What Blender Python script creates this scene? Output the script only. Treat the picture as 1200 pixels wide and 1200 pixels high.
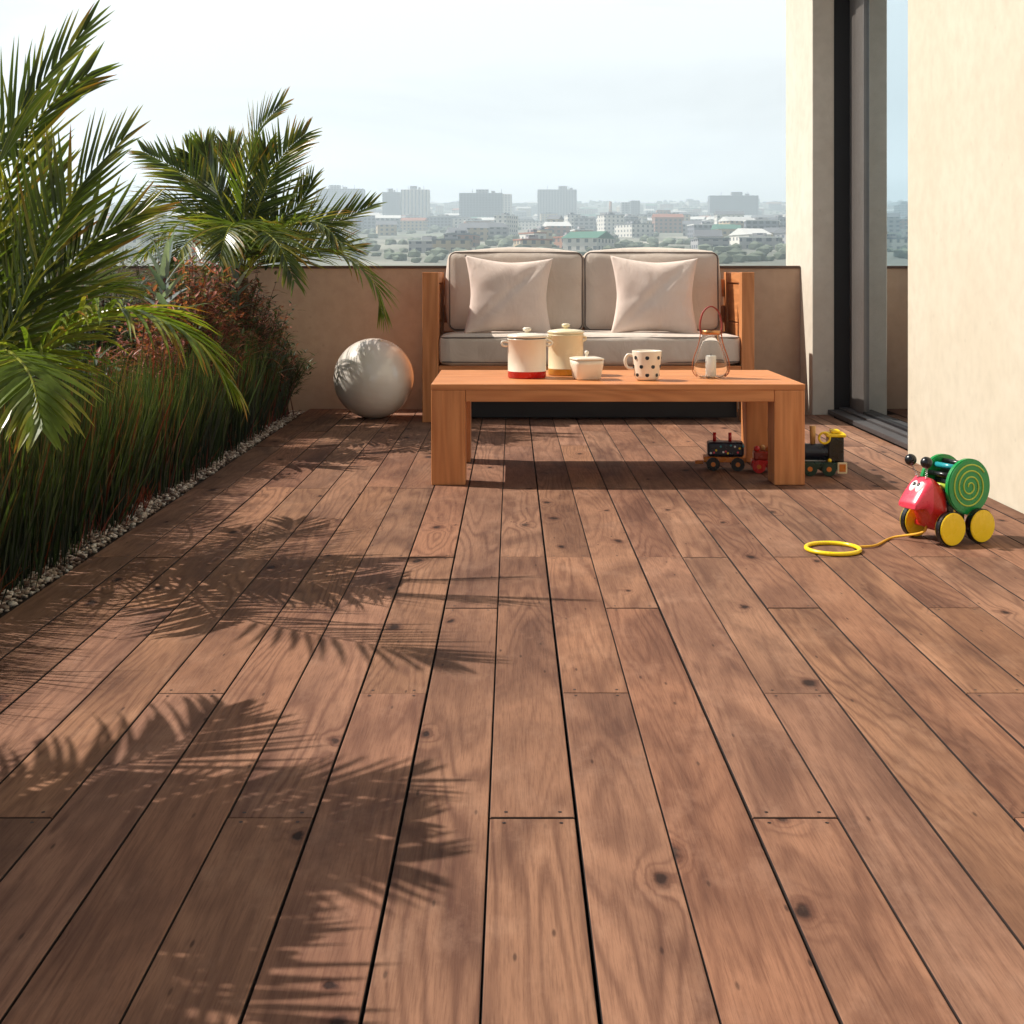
import bpy, bmesh, math, random
from mathutils import Vector, Matrix, noise
random.seed(7)
PI = math.pi
for o in list(bpy.data.objects): bpy.data.objects.remove(o)
SC = bpy.context.scene
C = SC.collection
F = 1500.0; EYE = 0.80; VX = 600.0; VY = 319.0      # focal length in px of a 1200 px frame, eye height

# ------------------------------------------------------------------ camera, light
cam = bpy.data.cameras.new('camera'); camo = bpy.data.objects.new('camera', cam); C.objects.link(camo)
camo.location = (0, 0, EYE); camo.rotation_euler = (PI/2, 0, 0)
cam.sensor_width = 36; cam.lens = 45; cam.shift_y = -(600-VY)/1200
cam.clip_start = 0.05; cam.clip_end = 20000
SC.camera = camo
SUN = Vector((-0.87, 0.25, 1.0)).normalized()
el = math.asin(SUN.z); az = math.atan2(SUN.x, SUN.y)
W = bpy.data.worlds.new('World'); SC.world = W; W.use_nodes = True
nt = W.node_tree; nt.nodes.clear()
SKYW = 8.9; SKYD = .28
sky = nt.nodes.new('ShaderNodeTexSky'); sky.sky_type = 'NISHITA'; sky.sun_disc = False
sky.sun_elevation = el; sky.sun_rotation = az; sky.air_density = 1.0; sky.dust_density = 2.0; sky.ozone_density = 1.0
L = nt.links.new
def wn(t, **k):
    n = nt.nodes.new('ShaderNode'+t)
    for a, v in k.items(): setattr(n, a, v)
    return n
def wmath(op, a, b=0.):
    n = wn('Math', operation=op)
    for q, v in ((0, a), (1, b)):
        if isinstance(v, bpy.types.NodeSocket): L(v, n.inputs[q])
        else: n.inputs[q].default_value = v
    return n.outputs[0]
def wramp(v, a0, a1, b0, b1):
    n = wn('MapRange', interpolation_type='SMOOTHSTEP'); L(v, n.inputs[0])
    for q, x in zip((1, 2, 3, 4), (a0, a1, b0, b1)): n.inputs[q].default_value = x
    return n.outputs[0]
tc = wn('TexCoord'); sp = wn('SeparateXYZ'); L(tc.outputs['Generated'], sp.inputs[0])
mp = wn('Mapping'); mp.inputs['Scale'].default_value = (1.2, 1.2, 5); L(tc.outputs['Generated'], mp.inputs[0])
cn = wn('TexNoise'); cn.inputs['Scale'].default_value = 1.8; cn.inputs['Detail'].default_value = 7; cn.inputs['Distortion'].default_value = .5; L(mp.outputs[0], cn.inputs['Vector'])
cloud = wramp(cn.outputs[0], .38, .62, .80, 1.10)
low = wramp(sp.outputs[2], .20, .42, 1, 0)                 # bright haze low in the sky
side = wramp(wmath('ADD', wmath('MULTIPLY', sp.outputs[0], -.5), wmath('MULTIPLY', sp.outputs[1], .87)), -.6, .5, .25, 1)   # brighter towards the sun's side
fac = wmath('MULTIPLY', wmath('MULTIPLY', low, side), cloud)
boost = wramp(sp.outputs[2], .0, .13, 2.5, 1.0)   # white haze glow at the horizon
mx = wn('Mix', data_type='RGBA'); L(fac, mx.inputs[0])
vs_ = wn('VectorMath', operation='SCALE'); vs_.inputs[0].default_value = (SKYW*.95, SKYW*.985, SKYW); L(boost, vs_.inputs['Scale']); L(vs_.outputs[0], mx.inputs[7])
dim = wn('Mix', data_type='RGBA', blend_type='MULTIPLY'); dim.inputs[0].default_value = 1; L(sky.outputs[0], dim.inputs[6]); dim.inputs[7].default_value = (SKYD, SKYD, SKYD, 1)
L(dim.outputs[2], mx.inputs[6])
bg = wn('Background'); bg.inputs['Strength'].default_value = 0.10
wo = wn('OutputWorld'); L(mx.outputs[2], bg.inputs[0]); L(bg.outputs[0], wo.inputs[0])
sl = bpy.data.lights.new('sun', 'SUN'); sl.energy = 5.0; sl.angle = math.radians(.4); sl.color = (1.0, .935, .84)
so = bpy.data.objects.new('sun', sl); C.objects.link(so); so.location = (-5, 3, 8)
so.rotation_euler = SUN.to_track_quat('Z', 'Y').to_euler()
SC.view_settings.view_transform = 'Standard'; SC.view_settings.look = 'None'
SC.view_settings.exposure = 0.48; SC.view_settings.gamma = 1
SC.render.engine = 'CYCLES'
SC.cycles.volume_bounces = 3

# ------------------------------------------------------------------ helpers
def P(px, py, Y):
    return Vector(((px-VX)/F*Y, Y, EYE-(py-VY)/F*Y))
def lin(r, g, b):
    f = lambda c: (c/255/12.92) if c/255 <= .04045 else ((c/255+.055)/1.055)**2.4
    return (f(r), f(g), f(b), 1)
class M_:
    """tiny node builder"""
    def __init__(s, name):
        s.m = bpy.data.materials.new(name); s.m.use_nodes = True; s.nt = s.m.node_tree; s.nt.nodes.clear()
        s.out = s.nt.nodes.new('ShaderNodeOutputMaterial')
    def n(s, t, props=None, **k):
        nd = s.nt.nodes.new('ShaderNode'+t)
        for a, b in (props or {}).items(): setattr(nd, a, b)
        for a, b in k.items():
            key = int(a[1:]) if a[0] == '_' and a[1:].isdigit() else a.replace('_', ' ')
            s.set(nd.inputs[key], b)
        return nd
    def set(s, inp, v):
        if isinstance(v, bpy.types.NodeSocket): s.nt.links.new(v, inp)
        elif isinstance(v, bpy.types.Node): s.nt.links.new(v.outputs[0], inp)
        else: inp.default_value = v
    def math(s, op, a, b=0.0, c=None, clamp=False):
        nd = s.n('Math', dict(operation=op, use_clamp=clamp)); s.set(nd.inputs[0], a); s.set(nd.inputs[1], b)
        if c is not None: s.set(nd.inputs[2], c)
        return nd.outputs[0]
    def mix(s, f, a, b, mode='MIX'):
        nd = s.n('Mix', dict(data_type='RGBA', blend_type=mode)); s.set(nd.inputs[0], f); s.set(nd.inputs[6], a); s.set(nd.inputs[7], b)
        return nd.outputs[2]
    def ramp(s, f, a0, a1, b0=0.0, b1=1.0):
        nd = s.n('MapRange'); s.set(nd.inputs[0], f); nd.inputs[1].default_value = a0; nd.inputs[2].default_value = a1
        nd.inputs[3].default_value = b0; nd.inputs[4].default_value = b1; return nd.outputs[0]
    def noise(s, vec, scale, detail=4, rough=.5, dist=0.):
        return s.n('TexNoise', Vector=vec, Scale=scale, Detail=detail, Roughness=rough, Distortion=dist).outputs[0]
    def scale(s, vec, sc, loc=(0, 0, 0)):
        return s.n('Mapping', Vector=vec, Scale=sc, Location=loc).outputs[0]
    def bump(s, h, strength, dist=.01):
        return s.n('Bump', Height=h, Strength=strength, Distance=dist).outputs[0]
    def bsdf(s, col, rough=.5, metal=0., normal=None, spec=.5, **k):
        b = s.n('BsdfPrincipled'); s.set(b.inputs['Base Color'], col); s.set(b.inputs['Roughness'], rough); s.set(b.inputs['Metallic'], metal)
        b.inputs['Specular IOR Level'].default_value = spec
        if normal is not None: s.set(b.inputs['Normal'], normal)
        for a, v in k.items(): s.set(b.inputs[a.replace('_', ' ')], v)
        s.set(s.out.inputs[0], b); return b
    @property
    def obj(s): return s.n('TexCoord').outputs['Object']
def simple(name, col, rough=.5, metal=0., var=.12, sc=30., bump=.1, bs=None, spec=.5, **k):
    m = M_(name); c = tuple(col)
    v = m.obj; n1 = m.noise(v, sc, 5, .6); n2 = m.noise(v, sc*.13, 3)
    d = tuple(x*(1-var*2) for x in c[:3])+(1,); l = tuple(min(1, x*(1+var)) for x in c[:3])+(1,)
    f = m.math('ADD', m.math('MULTIPLY', n1, .5), m.math('MULTIPLY', n2, .5))
    cc = m.mix(m.ramp(f, .3, .7), d, l)
    r = m.ramp(n1, .3, .7, max(0, rough-.07), min(1, rough+.07))
    m.bsdf(cc, r, metal, m.bump(m.noise(v, bs or sc*4, 4), bump, .003) if bump else None, spec, **k)
    return m.m
def mesh_obj(name, bm, mats, parent=None, smooth=False, loc=None, autosmooth=None):
    me = bpy.data.meshes.new(name); bmesh.ops.recalc_face_normals(bm, faces=bm.faces) if not getattr(bm, 'tag_norecalc', False) else None
    bm.to_mesh(me); bm.free()
    for m in (mats if isinstance(mats, (list, tuple)) else [mats]): me.materials.append(m)
    if smooth:
        for p in me.polygons: p.use_smooth = True
    o = bpy.data.objects.new(name, me); C.objects.link(o)
    if parent: o.parent = parent
    if loc: o.location = loc
    return o
def raw_obj(name, vs, fs, mats, parent=None, smooth=False, cols=None, uvs=None):
    me = bpy.data.meshes.new(name); me.from_pydata(vs, [], fs); me.update()
    for m in (mats if isinstance(mats, (list, tuple)) else [mats]): me.materials.append(m)
    if cols is not None:
        a = me.color_attributes.new('col', 'FLOAT_COLOR', 'POINT')
        flat = [x for c in cols for x in (c[0], c[1], c[2], 1.0)]; a.data.foreach_set('color', flat)
    if smooth: me.polygons.foreach_set('use_smooth', [True]*len(me.polygons))
    o = bpy.data.objects.new(name, me); C.objects.link(o)
    if parent: o.parent = parent
    return o
def thing(name, label, cat, loc=(0, 0, 0), rz=0, group=None):
    o = bpy.data.objects.new(name, None); C.objects.link(o); o.location = loc; o.rotation_euler = (0, 0, rz)
    o.empty_display_size = .1; o['label'] = label; o['category'] = cat
    if group: o['group'] = group
    return o
def tag(o, label, cat, group=None, kind=None):
    o['label'] = label; o['category'] = cat
    if group: o['group'] = group
    if kind: o['kind'] = kind
    return o
def struct(o, label=None, cat=None):
    o['kind'] = 'structure'
    if label: o['label'] = label
    if cat: o['category'] = cat
    return o
def box(bm, x0, x1, y0, y1, z0, z1, bev=0., seg=2, mi=0, rot=None):
    r = bmesh.ops.create_cube(bm, size=1)
    vs = r['verts']; c = Vector(((x0+x1)/2, (y0+y1)/2, (z0+z1)/2))
    for v in vs:
        v.co = Vector((v.co.x*(x1-x0), v.co.y*(y1-y0), v.co.z*(z1-z0)))
        if rot: v.co = rot @ v.co
        v.co += c
    fs = list({f for v in vs for f in v.link_faces})
    for f in fs: f.material_index = mi
    if bev:
        es = list({e for v in vs for e in v.link_edges})
        rr = bmesh.ops.bevel(bm, geom=es, offset=bev, segments=seg, affect='EDGES', profile=.5)
        for f in rr['faces']: f.material_index = mi
def tube(bm, pts, r, n=8, closed=False, mi=0, taper=None):
    pts = [Vector(p) for p in pts]; N = len(pts); rings = []
    up = Vector((0, 0, 1)); prev = None
    for i, p in enumerate(pts):
        if closed: t = (pts[(i+1) % N]-pts[i-1]).normalized()
        else: t = (pts[min(i+1, N-1)]-pts[max(i-1, 0)]).normalized()
        if prev is None:
            a = t.cross(up); a = a if a.length > .1 else t.cross(Vector((1, 0, 0))); a.normalize()
        else:
            a = prev-t*prev.dot(t); a.normalize()
        prev = a; b = t.cross(a)
        rr = r if taper is None else r*(1+(taper-1)*i/max(1, N-1))
        if callable(r): rr = r(i/max(1, N-1))
        rings.append([bm.verts.new(p+a*rr*math.cos(2*PI*k/n)+b*rr*math.sin(2*PI*k/n)) for k in range(n)])
    for i in range(N if closed else N-1):
        A = rings[i]; B = rings[(i+1) % N]
        for k in range(n):
            f = bm.faces.new((A[k], A[(k+1) % n], B[(k+1) % n], B[k])); f.material_index = mi; f.smooth = True
    if not closed:
        for R in (rings[0], rings[-1]):
            f = bm.faces.new(R); f.material_index = mi
def lathe(bm, prof, n=40, mi=0, mat=None, sq=None):
    """profile of (r, z); mat(z)->material index"""
    rings = []
    for r, z in prof:
        if r < 1e-6: rings.append([bm.verts.new((0, 0, z))]); continue
        ring = []
        for k in range(n):
            a = 2*PI*k/n; c, s_ = math.cos(a), math.sin(a)
            if sq:
                q = (abs(c)**sq+abs(s_)**sq)**(-1/sq); c, s_ = c*q, s_*q
            ring.append(bm.verts.new((r*c, r*s_, z)))
        rings.append(ring)
    for i in range(len(rings)-1):
        A, B = rings[i], rings[i+1]
        for k in range(n):
            a = (A[k % len(A)], A[(k+1) % len(A)], B[(k+1) % len(B)], B[k % len(B)])
            q = []
            for v in a:
                if v not in q: q.append(v)
            if len(q) >= 3:
                f = bm.faces.new(q); f.smooth = True
                f.material_index = mat((prof[i][1]+prof[i+1][1])/2, i) if mat else mi
def catmull(cp, n):
    cp = [Vector(p) for p in cp]; cp = [cp[0]*2-cp[1]]+cp+[cp[-1]*2-cp[-2]]; out = []; S = len(cp)-3
    for i in range(n+1):
        u = i/n*S; k = min(int(u), S-1); t = u-k; a, b, c, d = cp[k:k+4]
        out.append(.5*((2*b)+(c-a)*t+(2*a-5*b+4*c-d)*t*t+(3*b-a-3*c+d)*t**3))
    return out

# ------------------------------------------------------------------ materials
def deck_mat():
    m = M_('deck wood')
    uv = m.n('UVMap', dict(uv_map='UVMap')).outputs[0]
    rnd = m.n('Attribute', dict(attribute_name='rnd')).outputs['Color']
    sep = m.n('SeparateColor', Color=rnd)
    r1, r2, r3 = sep.outputs[0], sep.outputs[1], sep.outputs[2]
    # knots: cells about .16 x .9 m, only some hold one
    kv = m.scale(uv, (5.2, 2.9, 1))
    wob = m.n('TexNoise', Vector=uv, Scale=22., Detail=3.)
    kvw = m.n('VectorMath', dict(operation='MULTIPLY_ADD'))
    m.set(kvw.inputs[0], wob.outputs['Color']); kvw.inputs[1].default_value = (.16, .08, 0); m.set(kvw.inputs[2], kv)
    vor = m.n('TexVoronoi', dict(voronoi_dimensions='2D'), Vector=kvw.outputs[0], Scale=1.0, Randomness=1.)
    kd = vor.outputs['Distance']; kc = m.n('SeparateColor', Color=vor.outputs['Color'])
    on = m.ramp(kc.outputs[0], .58, .62)
    size = m.ramp(kc.outputs[1], 0, 1, .30, .95)
    kdn = m.math('DIVIDE', kd, size)
    near = m.math('MULTIPLY', m.ramp(kdn, .42, .0, 0, 1), on)           # halo
    core = m.math('MULTIPLY', m.ramp(kdn, .085, .045, 0, 1), on)
    ring = m.math('MULTIPLY', m.ramp(kdn, .16, .07, 0, 1), on)
    # growth rings as the contour lines of a stretched field, bent round the knots
    low = m.noise(m.scale(uv, (5.5, .55, 1)), 1.0, 2, .45)
    fld = m.math('ADD', low, m.math('MULTIPLY', m.math('MULTIPLY', near, near), .16))
    fld = m.math('ADD', fld, m.math('MULTIPLY', m.noise(m.scale(uv, (30, 2.5, 1)), 1.0, 3), .05))
    cnt = m.math('SINE', m.math('MULTIPLY', fld, m.ramp(r3, 0, 1, 90, 170)))
    cnt = m.ramp(cnt, -1, 1, 0, 1)
    cnt = m.math('POWER', cnt, 2.6)
    msk = m.ramp(m.noise(m.scale(uv, (3, .8, 1), (7, 3, 0)), 1.0, 3), .35, .65, .15, 1)
    cnt = m.math('MULTIPLY', cnt, msk)
    fine = m.noise(m.scale(uv, (330, 13, 1)), 1.0, 5, .7)
    mid = m.noise(m.scale(uv, (75, 2.4, 1)), 1.0, 5, .65)
    blot = m.noise(m.scale(uv, (5, 1.6, 1), (3, 1, 0)), 1.0, 7, .58, .8)
    c = m.mix(m.ramp(blot, .34, .60), lin(98, 64, 48), lin(152, 107, 80))
    c = m.mix(m.math('MULTIPLY', m.ramp(mid, .40, .66), .26), c, lin(166, 118, 88))
    c = m.mix(m.math('MULTIPLY', cnt, .62), c, lin(84, 48, 35))
    c = m.mix(m.math('MULTIPLY', m.ramp(fine, .46, .64), .38), c, lin(82, 48, 37))
    c = m.mix(m.math('MULTIPLY', near, .14), c, lin(100, 56, 40))
    c = m.mix(m.math('MULTIPLY', ring, .65), c, lin(72, 38, 27))
    c = m.mix(m.math('MULTIPLY', core, .9), c, lin(38, 20, 15))
    # small pin knots and dark specks
    v2 = m.n('TexVoronoi', dict(voronoi_dimensions='2D'), Vector=m.scale(uv, (22, 6, 1), (1, 5, 0)), Scale=1.)
    sc2 = m.n('SeparateColor', Color=v2.outputs['Color'])
    pin = m.math('MULTIPLY', m.ramp(v2.outputs['Distance'], .07, .03), m.ramp(sc2.outputs[0], .86, .88))
    c = m.mix(m.math('MULTIPLY', pin, .7), c, lin(46, 24, 18))
    # long dark stains
    st = m.noise(m.scale(uv, (26, 1.9, 1), (11, 2, 0)), 1.0, 5, .6, .3)
    c = m.mix(m.math('MULTIPLY', m.ramp(st, .66, .72), .6), c, lin(74, 42, 31))
    # dust / scuffs
    du = m.noise(m.scale(uv, (9, 5, 1), (4, 4, 0)), 1.0, 8, .7)
    c = m.mix(m.math('MULTIPLY', m.ramp(du, .52, .72), .28), c, lin(190, 146, 118))
    hsv = m.n('HueSaturation', Color=c); m.set(hsv.inputs['Hue'], m.ramp(r2, 0, 1, .497, .504)); m.set(hsv.inputs['Saturation'], m.ramp(r3, 0, 1, .90, .98)); m.set(hsv.inputs['Value'], m.ramp(r1, 0, 1, .76, .98))
    h = m.math('SUBTRACT', m.math('ADD', m.math('MULTIPLY', fine, .5), m.math('MULTIPLY', mid, .6)), m.math('ADD', m.math('MULTIPLY', cnt, .25), m.math('MULTIPLY', core, .8)))
    rough = m.math('ADD', m.ramp(blot, .3, .7, .60, .74), m.math('MULTIPLY', fine, .2))
    m.bsdf(hsv.outputs[0], rough, 0, m.bump(h, .45, .0022), .22)
    return m.m
def wood_mat(name, axis, dark, light, ringc):
    m = M_(name); v = m.obj
    s = [46, 46, 46]; s[axis] = 3.0
    s2 = [7, 7, 7]; s2[axis] = .8
    fine = m.noise(m.scale(v, [x*4 for x in s]), 1, 4, .6)
    mid = m.noise(m.scale(v, s), 1, 4, .6)
    low = m.noise(m.scale(v, s2), 1., 2, .4)
    cnt = m.ramp(m.math('SINE', m.math('MULTIPLY', m.math('ADD', low, m.math('MULTIPLY', mid, .03)), 75)), -1, 1)
    c = m.mix(m.ramp(mid, .3, .7), dark, light)
    c = m.mix(m.math('MULTIPLY', cnt, .32), c, ringc)
    c = m.mix(m.math('MULTIPLY', m.ramp(fine, .5, .8), .4), c, ringc)
    m.bsdf(c, m.ramp(mid, .3, .7, .42, .58), 0, m.bump(fine, .2, .001), .4)
    return m.m
TD, TL, TR = lin(190, 118, 66), lin(220, 152, 98), lin(156, 90, 48)
teak_x = wood_mat('teak along x', 0, TD, TL, TR); teak_y = wood_mat('teak along y', 1, TD, TL, TR); teak_z = wood_mat('teak along z', 2, TD, TL, TR)
def fabric(name, c0, c1, sc=1.):
    m = M_(name); v = m.obj
    w1 = m.n('TexWave', dict(wave_type='BANDS', bands_direction='X'), Vector=v, Scale=260*sc, Distortion=1.5, Detail=1.).outputs[1]
    w2 = m.n('TexWave', dict(wave_type='BANDS', bands_direction='Z'), Vector=v, Scale=260*sc, Distortion=1.5, Detail=1.).outputs[1]
    w = m.math('MULTIPLY', m.math('ADD', w1, w2), .5)
    sp = m.noise(v, 420, 3, .7); bl = m.noise(v, 5, 5)
    c = m.mix(m.ramp(bl, .3, .7), c0, c1)
    c = m.mix(m.math('MULTIPLY', m.ramp(sp, .4, .7), .25), c, tuple(x*.6 for x in c0[:3])+(1,))
    wr = m.noise(m.scale(v, (9, 9, 5)), 1., 4, .5, .8)
    b1 = m.bump(wr, .5, .02)
    nb = m.n('Bump', Height=w, Strength=.25, Distance=.001); m.set(nb.inputs['Normal'], b1)
    m.bsdf(c, .92, 0, nb.outputs[0], .15, Sheen_Weight=.3)
    return m.m
cush_m = fabric('greige outdoor fabric', lin(204, 188, 174), lin(222, 208, 195))
pipe_m = fabric('dark piping', lin(100, 88, 82), lin(118, 106, 98))
pill_m = fabric('pale blush linen', lin(226, 203, 190), lin(238, 220, 208))
def plaster(name, c0, c1, bs=.25):
    m = M_(name); v = m.obj
    a = m.noise(v, 1.6, 7, .6, .3); b = m.noise(v, 14, 6, .65); g = m.noise(v, 160, 4, .7)
    c = m.mix(m.ramp(a, .3, .7), c0, c1)
    c = m.mix(m.math('MULTIPLY', m.ramp(b, .4, .68), .5), c, tuple(x*.86 for x in c0[:3])+(1,))
    tr_ = m.noise(m.scale(v, (2, 2, 1.6)), 2.2, 8, .7, 1.2); c = m.mix(m.math('MULTIPLY', m.ramp(tr_, .5, .7), .18), c, tuple(min(1, x*1.14) for x in c1[:3])+(1,))
    v3 = m.n('TexVoronoi', Vector=v, Scale=9.); pit = m.ramp(v3.outputs['Distance'], .09, .04)
    c = m.mix(m.math('MULTIPLY', pit, .25), c, tuple(x*.6 for x in c0[:3])+(1,))
    hh = m.math('ADD', m.math('MULTIPLY', b, .6), m.math('MULTIPLY', g, .4))
    m.bsdf(c, .88, 0, m.bump(hh, bs, .006), .2)
    return m.m
cream_m = plaster('cream render', lin(204, 194, 174), lin(214, 205, 187))
parapet_m = plaster('tan parapet render', lin(184, 156, 134), lin(198, 170, 148))
conc_m = plaster('pillar concrete', lin(208, 198, 182), lin(218, 210, 196), .4)
cap_m = simple('dark coping', lin(88, 66, 54), .55)
frame_m = simple('grey door metal', lin(128, 122, 118), .4, .6, .05, 40, .02)
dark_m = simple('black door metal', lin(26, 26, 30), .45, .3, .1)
sillm = simple('slate sill', lin(70, 66, 66), .5, 0, .15)
substr_m = simple('deck underlay', lin(14, 9, 8), .9)
soil_m = simple('planter soil', lin(44, 30, 22), .95, 0, .3, 20, .8, 40)

# ------------------------------------------------------------------ setting: deck
DK = deck_mat(); screw_m = simple('screw steel', lin(48, 32, 26), .5, .5, .1)
def build_deck():
    bm = bmesh.new(); uvl = bm.loops.layers.uv.new('UVMap'); cl = bm.loops.layers.float_color.new('rnd')
    x0, bw, gap, T = -.0336, .128, .0030, .022
    joints = {}
    R = random.Random(11)
    for k in range(-9, 16):
        xa, xb = x0+bw*k+gap/2+R.uniform(-.0007, .0009), x0+bw*(k+1)-gap/2+R.uniform(-.0009, .0007)
        if k > 14: continue
        if k == 13: xb = 1.6965
        if k == 14: xa, xb = 1.701, 1.772
        base = [1.878, 2.434, 3.05][k % 3]
        J = [-1.5, base-1.72, base, base+1.16 if k in (-8, -2, 1, 4, 7, 10) else base+1.72, base+2.86, base+4.0+(.57 if R.random() < .4 else 0), 99]
        J = sorted(J); ya = -1.6
        ymax = 7.5 if k < 13 else 7.195
        ymin = -1.6 if k < 14 else 5.503
        ys = [-1.6]+[j for j in J if -1.4 < j < ymax-.15]+[ymax]
        for a, b in zip(ys[:-1], ys[1:]):
            if b < ymin: continue
            a2 = max(a, ymin)+(.0014 if a > ymin else 0); b2 = b-.0014
            n0 = len(bm.faces); bm.faces.ensure_lookup_table()
            old = set(bm.faces)
            dz = R.uniform(-.0008, .0008)
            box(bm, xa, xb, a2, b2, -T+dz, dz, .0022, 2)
            ou, ov = R.uniform(0, 60), R.uniform(0, 60); rc = (R.random(), R.random(), R.random(), 1)
            fl = R.choice((-1, 1))
            for f in bm.faces:
                if f in old: continue
                if abs(f.normal.x) > .9 or abs(f.normal.y) > .9: f.material_index = 2  # board sides coloured dark to stand in for shade in the gaps
                for l in f.loops:
                    p = l.vert.co
                    l[uvl].uv = (fl*(p.x-xa)+ou+(.02 if abs(f.normal.x) > .9 else 0), p.y+ov); l[cl] = rc
            for yy in (a2, b2):
                if -.5 < yy < 6.5:
                    s = 1 if yy == a2 else -1
                    for xx in (xa+.022, xb-.022):
                        r = bmesh.ops.create_circle(bm, cap_ends=True, segments=10, radius=.0030, matrix=Matrix.Translation((xx+R.uniform(-.003, .003), yy+s*.016, dz+.0004)))
                        for v in r['verts']:
                            for f in v.link_faces: f.material_index = 1
    return bm
deck = mesh_obj('deck', build_deck(), [DK, screw_m, simple('gap shade board sides', lin(40, 24, 18), .8)]); struct(deck, 'reddish brown wooden deck boards laid lengthwise across the terrace', 'deck')
bm = bmesh.new(); box(bm, -4, 1.69, -3, 8.2, -.6, -.035); box(bm, 1.69, 9, -3, 8.2, -.6, -.036)
sub = mesh_obj('terrace_slab', bm, substr_m); struct(sub)
bm = bmesh.new(); box(bm, -2.55, -1.192, -2, 7.5, -.034, -.02, 0)
mesh_obj('planter_soil', bm, soil_m)['kind'] = 'structure'

# parapets
pr = thing('parapet_wall', 'low tan rendered parapet with thin dark coping behind the sofa', 'wall', (0, 7.5, 0))
bm = bmesh.new(); box(bm, -2.7, 1.688, 0, .16, -.03, .822)
mesh_obj('wall', bm, parapet_m, pr)
bm = bmesh.new(); box(bm, -2.72, 1.686, -.012, .175, .8225, .838, .003)
mesh_obj('coping', bm, cap_m, pr)
pr = thing('side_parapet', 'low tan parapet running along the left side behind the planting', 'wall', (-2.7, 0, 0))
bm = bmesh.new(); box(bm, 0, .15, -2, 7.496, -.03, .60)
mesh_obj('wall', bm, parapet_m, pr)
bm = bmesh.new(); box(bm, -.012, .162, -2, 7.48, .6005, .616, .003)
mesh_obj('coping', bm, cap_m, pr)

# pillar and building
bm = bmesh.new(); box(bm, 1.69, 1.812, 7.2, 7.9, -.03, 3.4, .004)
pil = mesh_obj('pillar', bm, conc_m); tag(pil, 'tall pale plastered pillar at the end of the parapet beside the glass door', 'pillar')
bld = thing('apartment_wall', 'smooth cream rendered house wall on the right of the terrace', 'building', (1.70, 0, 0))
bm = bmesh.new(); box(bm, 0, .24, -2, 5.5, -.02, 3.4, .004)
mesh_obj('wall', bm, cream_m, bld)
bm = bmesh.new(); box(bm, .0, .24, 5.502, 7.198, 2.45, 3.4)
mesh_obj('lintel', bm, cream_m, bld)
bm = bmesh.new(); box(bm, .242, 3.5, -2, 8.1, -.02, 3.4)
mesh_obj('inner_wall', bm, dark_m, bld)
gd = thing('sliding_glass_door', 'tall grey framed sliding glass door mirroring the sky and skyline', 'door', (1.90, 5.5, 0))
m = M_('mirror tinted glass'); m.bsdf((.62, .72, .76, 1), .015, 1.0); glass_m = m.m
bm = bmesh.new(); box(bm, 0, .012, .004, 1.36, .05, 2.4)
mesh_obj('pane', bm, glass_m, gd)
bm = bmesh.new(); box(bm, -.016, .03, 1.36, 1.52, .04, 2.445, .003); box(bm, -.004, .03, 1.522, 1.69, .04, 2.445, .003)
mesh_obj('frame', bm, frame_m, gd)
bm = bmesh.new(); box(bm, -.02, .032, .004, 1.36, .03, .052, .003); box(bm, -.02, .032, .004, 1.36, 2.40, 2.445, .003)
mesh_obj('rail', bm, dark_m, gd)
bm = bmesh.new(); box(bm, -.088, .035, 1.70, 1.80, -.02, 2.445)
mesh_obj('jamb', bm, dark_m, gd)
bm = bmesh.new(); box(bm, -.125, .03, .004, 1.698, .003, .028, .004); box(bm, -.06, .03, .004, 1.698, .0285, .04, .002)
mesh_obj('sill', bm, sillm, gd)

# ------------------------------------------------------------------ far city on its slope
def terr(y):
    if y < 150: return -22.
    pr_ = [(150, -22.), (400, 2.7), (1000, 30.), (1800, 67.), (2700, 126.), (3600, EYE+82/F*3600)]
    for (a, za), (b, zb) in zip(pr_[:-1], pr_[1:]):
        if y <= b: return za+(zb-za)*(y-a)/(b-a)
    return EYE+82/F*3600-(y-3600)*.03
vs, fs = [], []; ysn = [-400, 150]+list(range(170, 400, 30))+[400+i*40 for i in range(80)]+[3640, 3800]; nx = 60
for y in ysn:
    for i in range(nx+1):
        x = (i/nx-.5)*(9000 if y > 500 else 6000)
        vs.append((x, y, terr(y)+(noise.noise(Vector((x/400, y/400, 0)))*min(5, max(0, (y-600)/250)))))
for j in range(len(ysn)-1):
    for i in range(nx): a = j*(nx+1)+i; fs.append((a, a+1, a+nx+2, a+nx+1))
m = M_('city ground'); v = m.obj
c = m.mix(m.ramp(m.noise(v, .008, 6, .6), .4, .6), lin(136, 142, 124), lin(186, 180, 168))
c = m.mix(m.ramp(m.n('TexVoronoi', Vector=m.scale(v, (.02, .008, .02)), Scale=1.).outputs['Distance'], .2, .7), c, lin(120, 122, 112))
m.bsdf(c, .9, 0, None, .2)
g = raw_obj('ground', vs, fs, m.m, smooth=True); struct(g, 'gently rising city land beyond the terrace parapet', 'ground')

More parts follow.
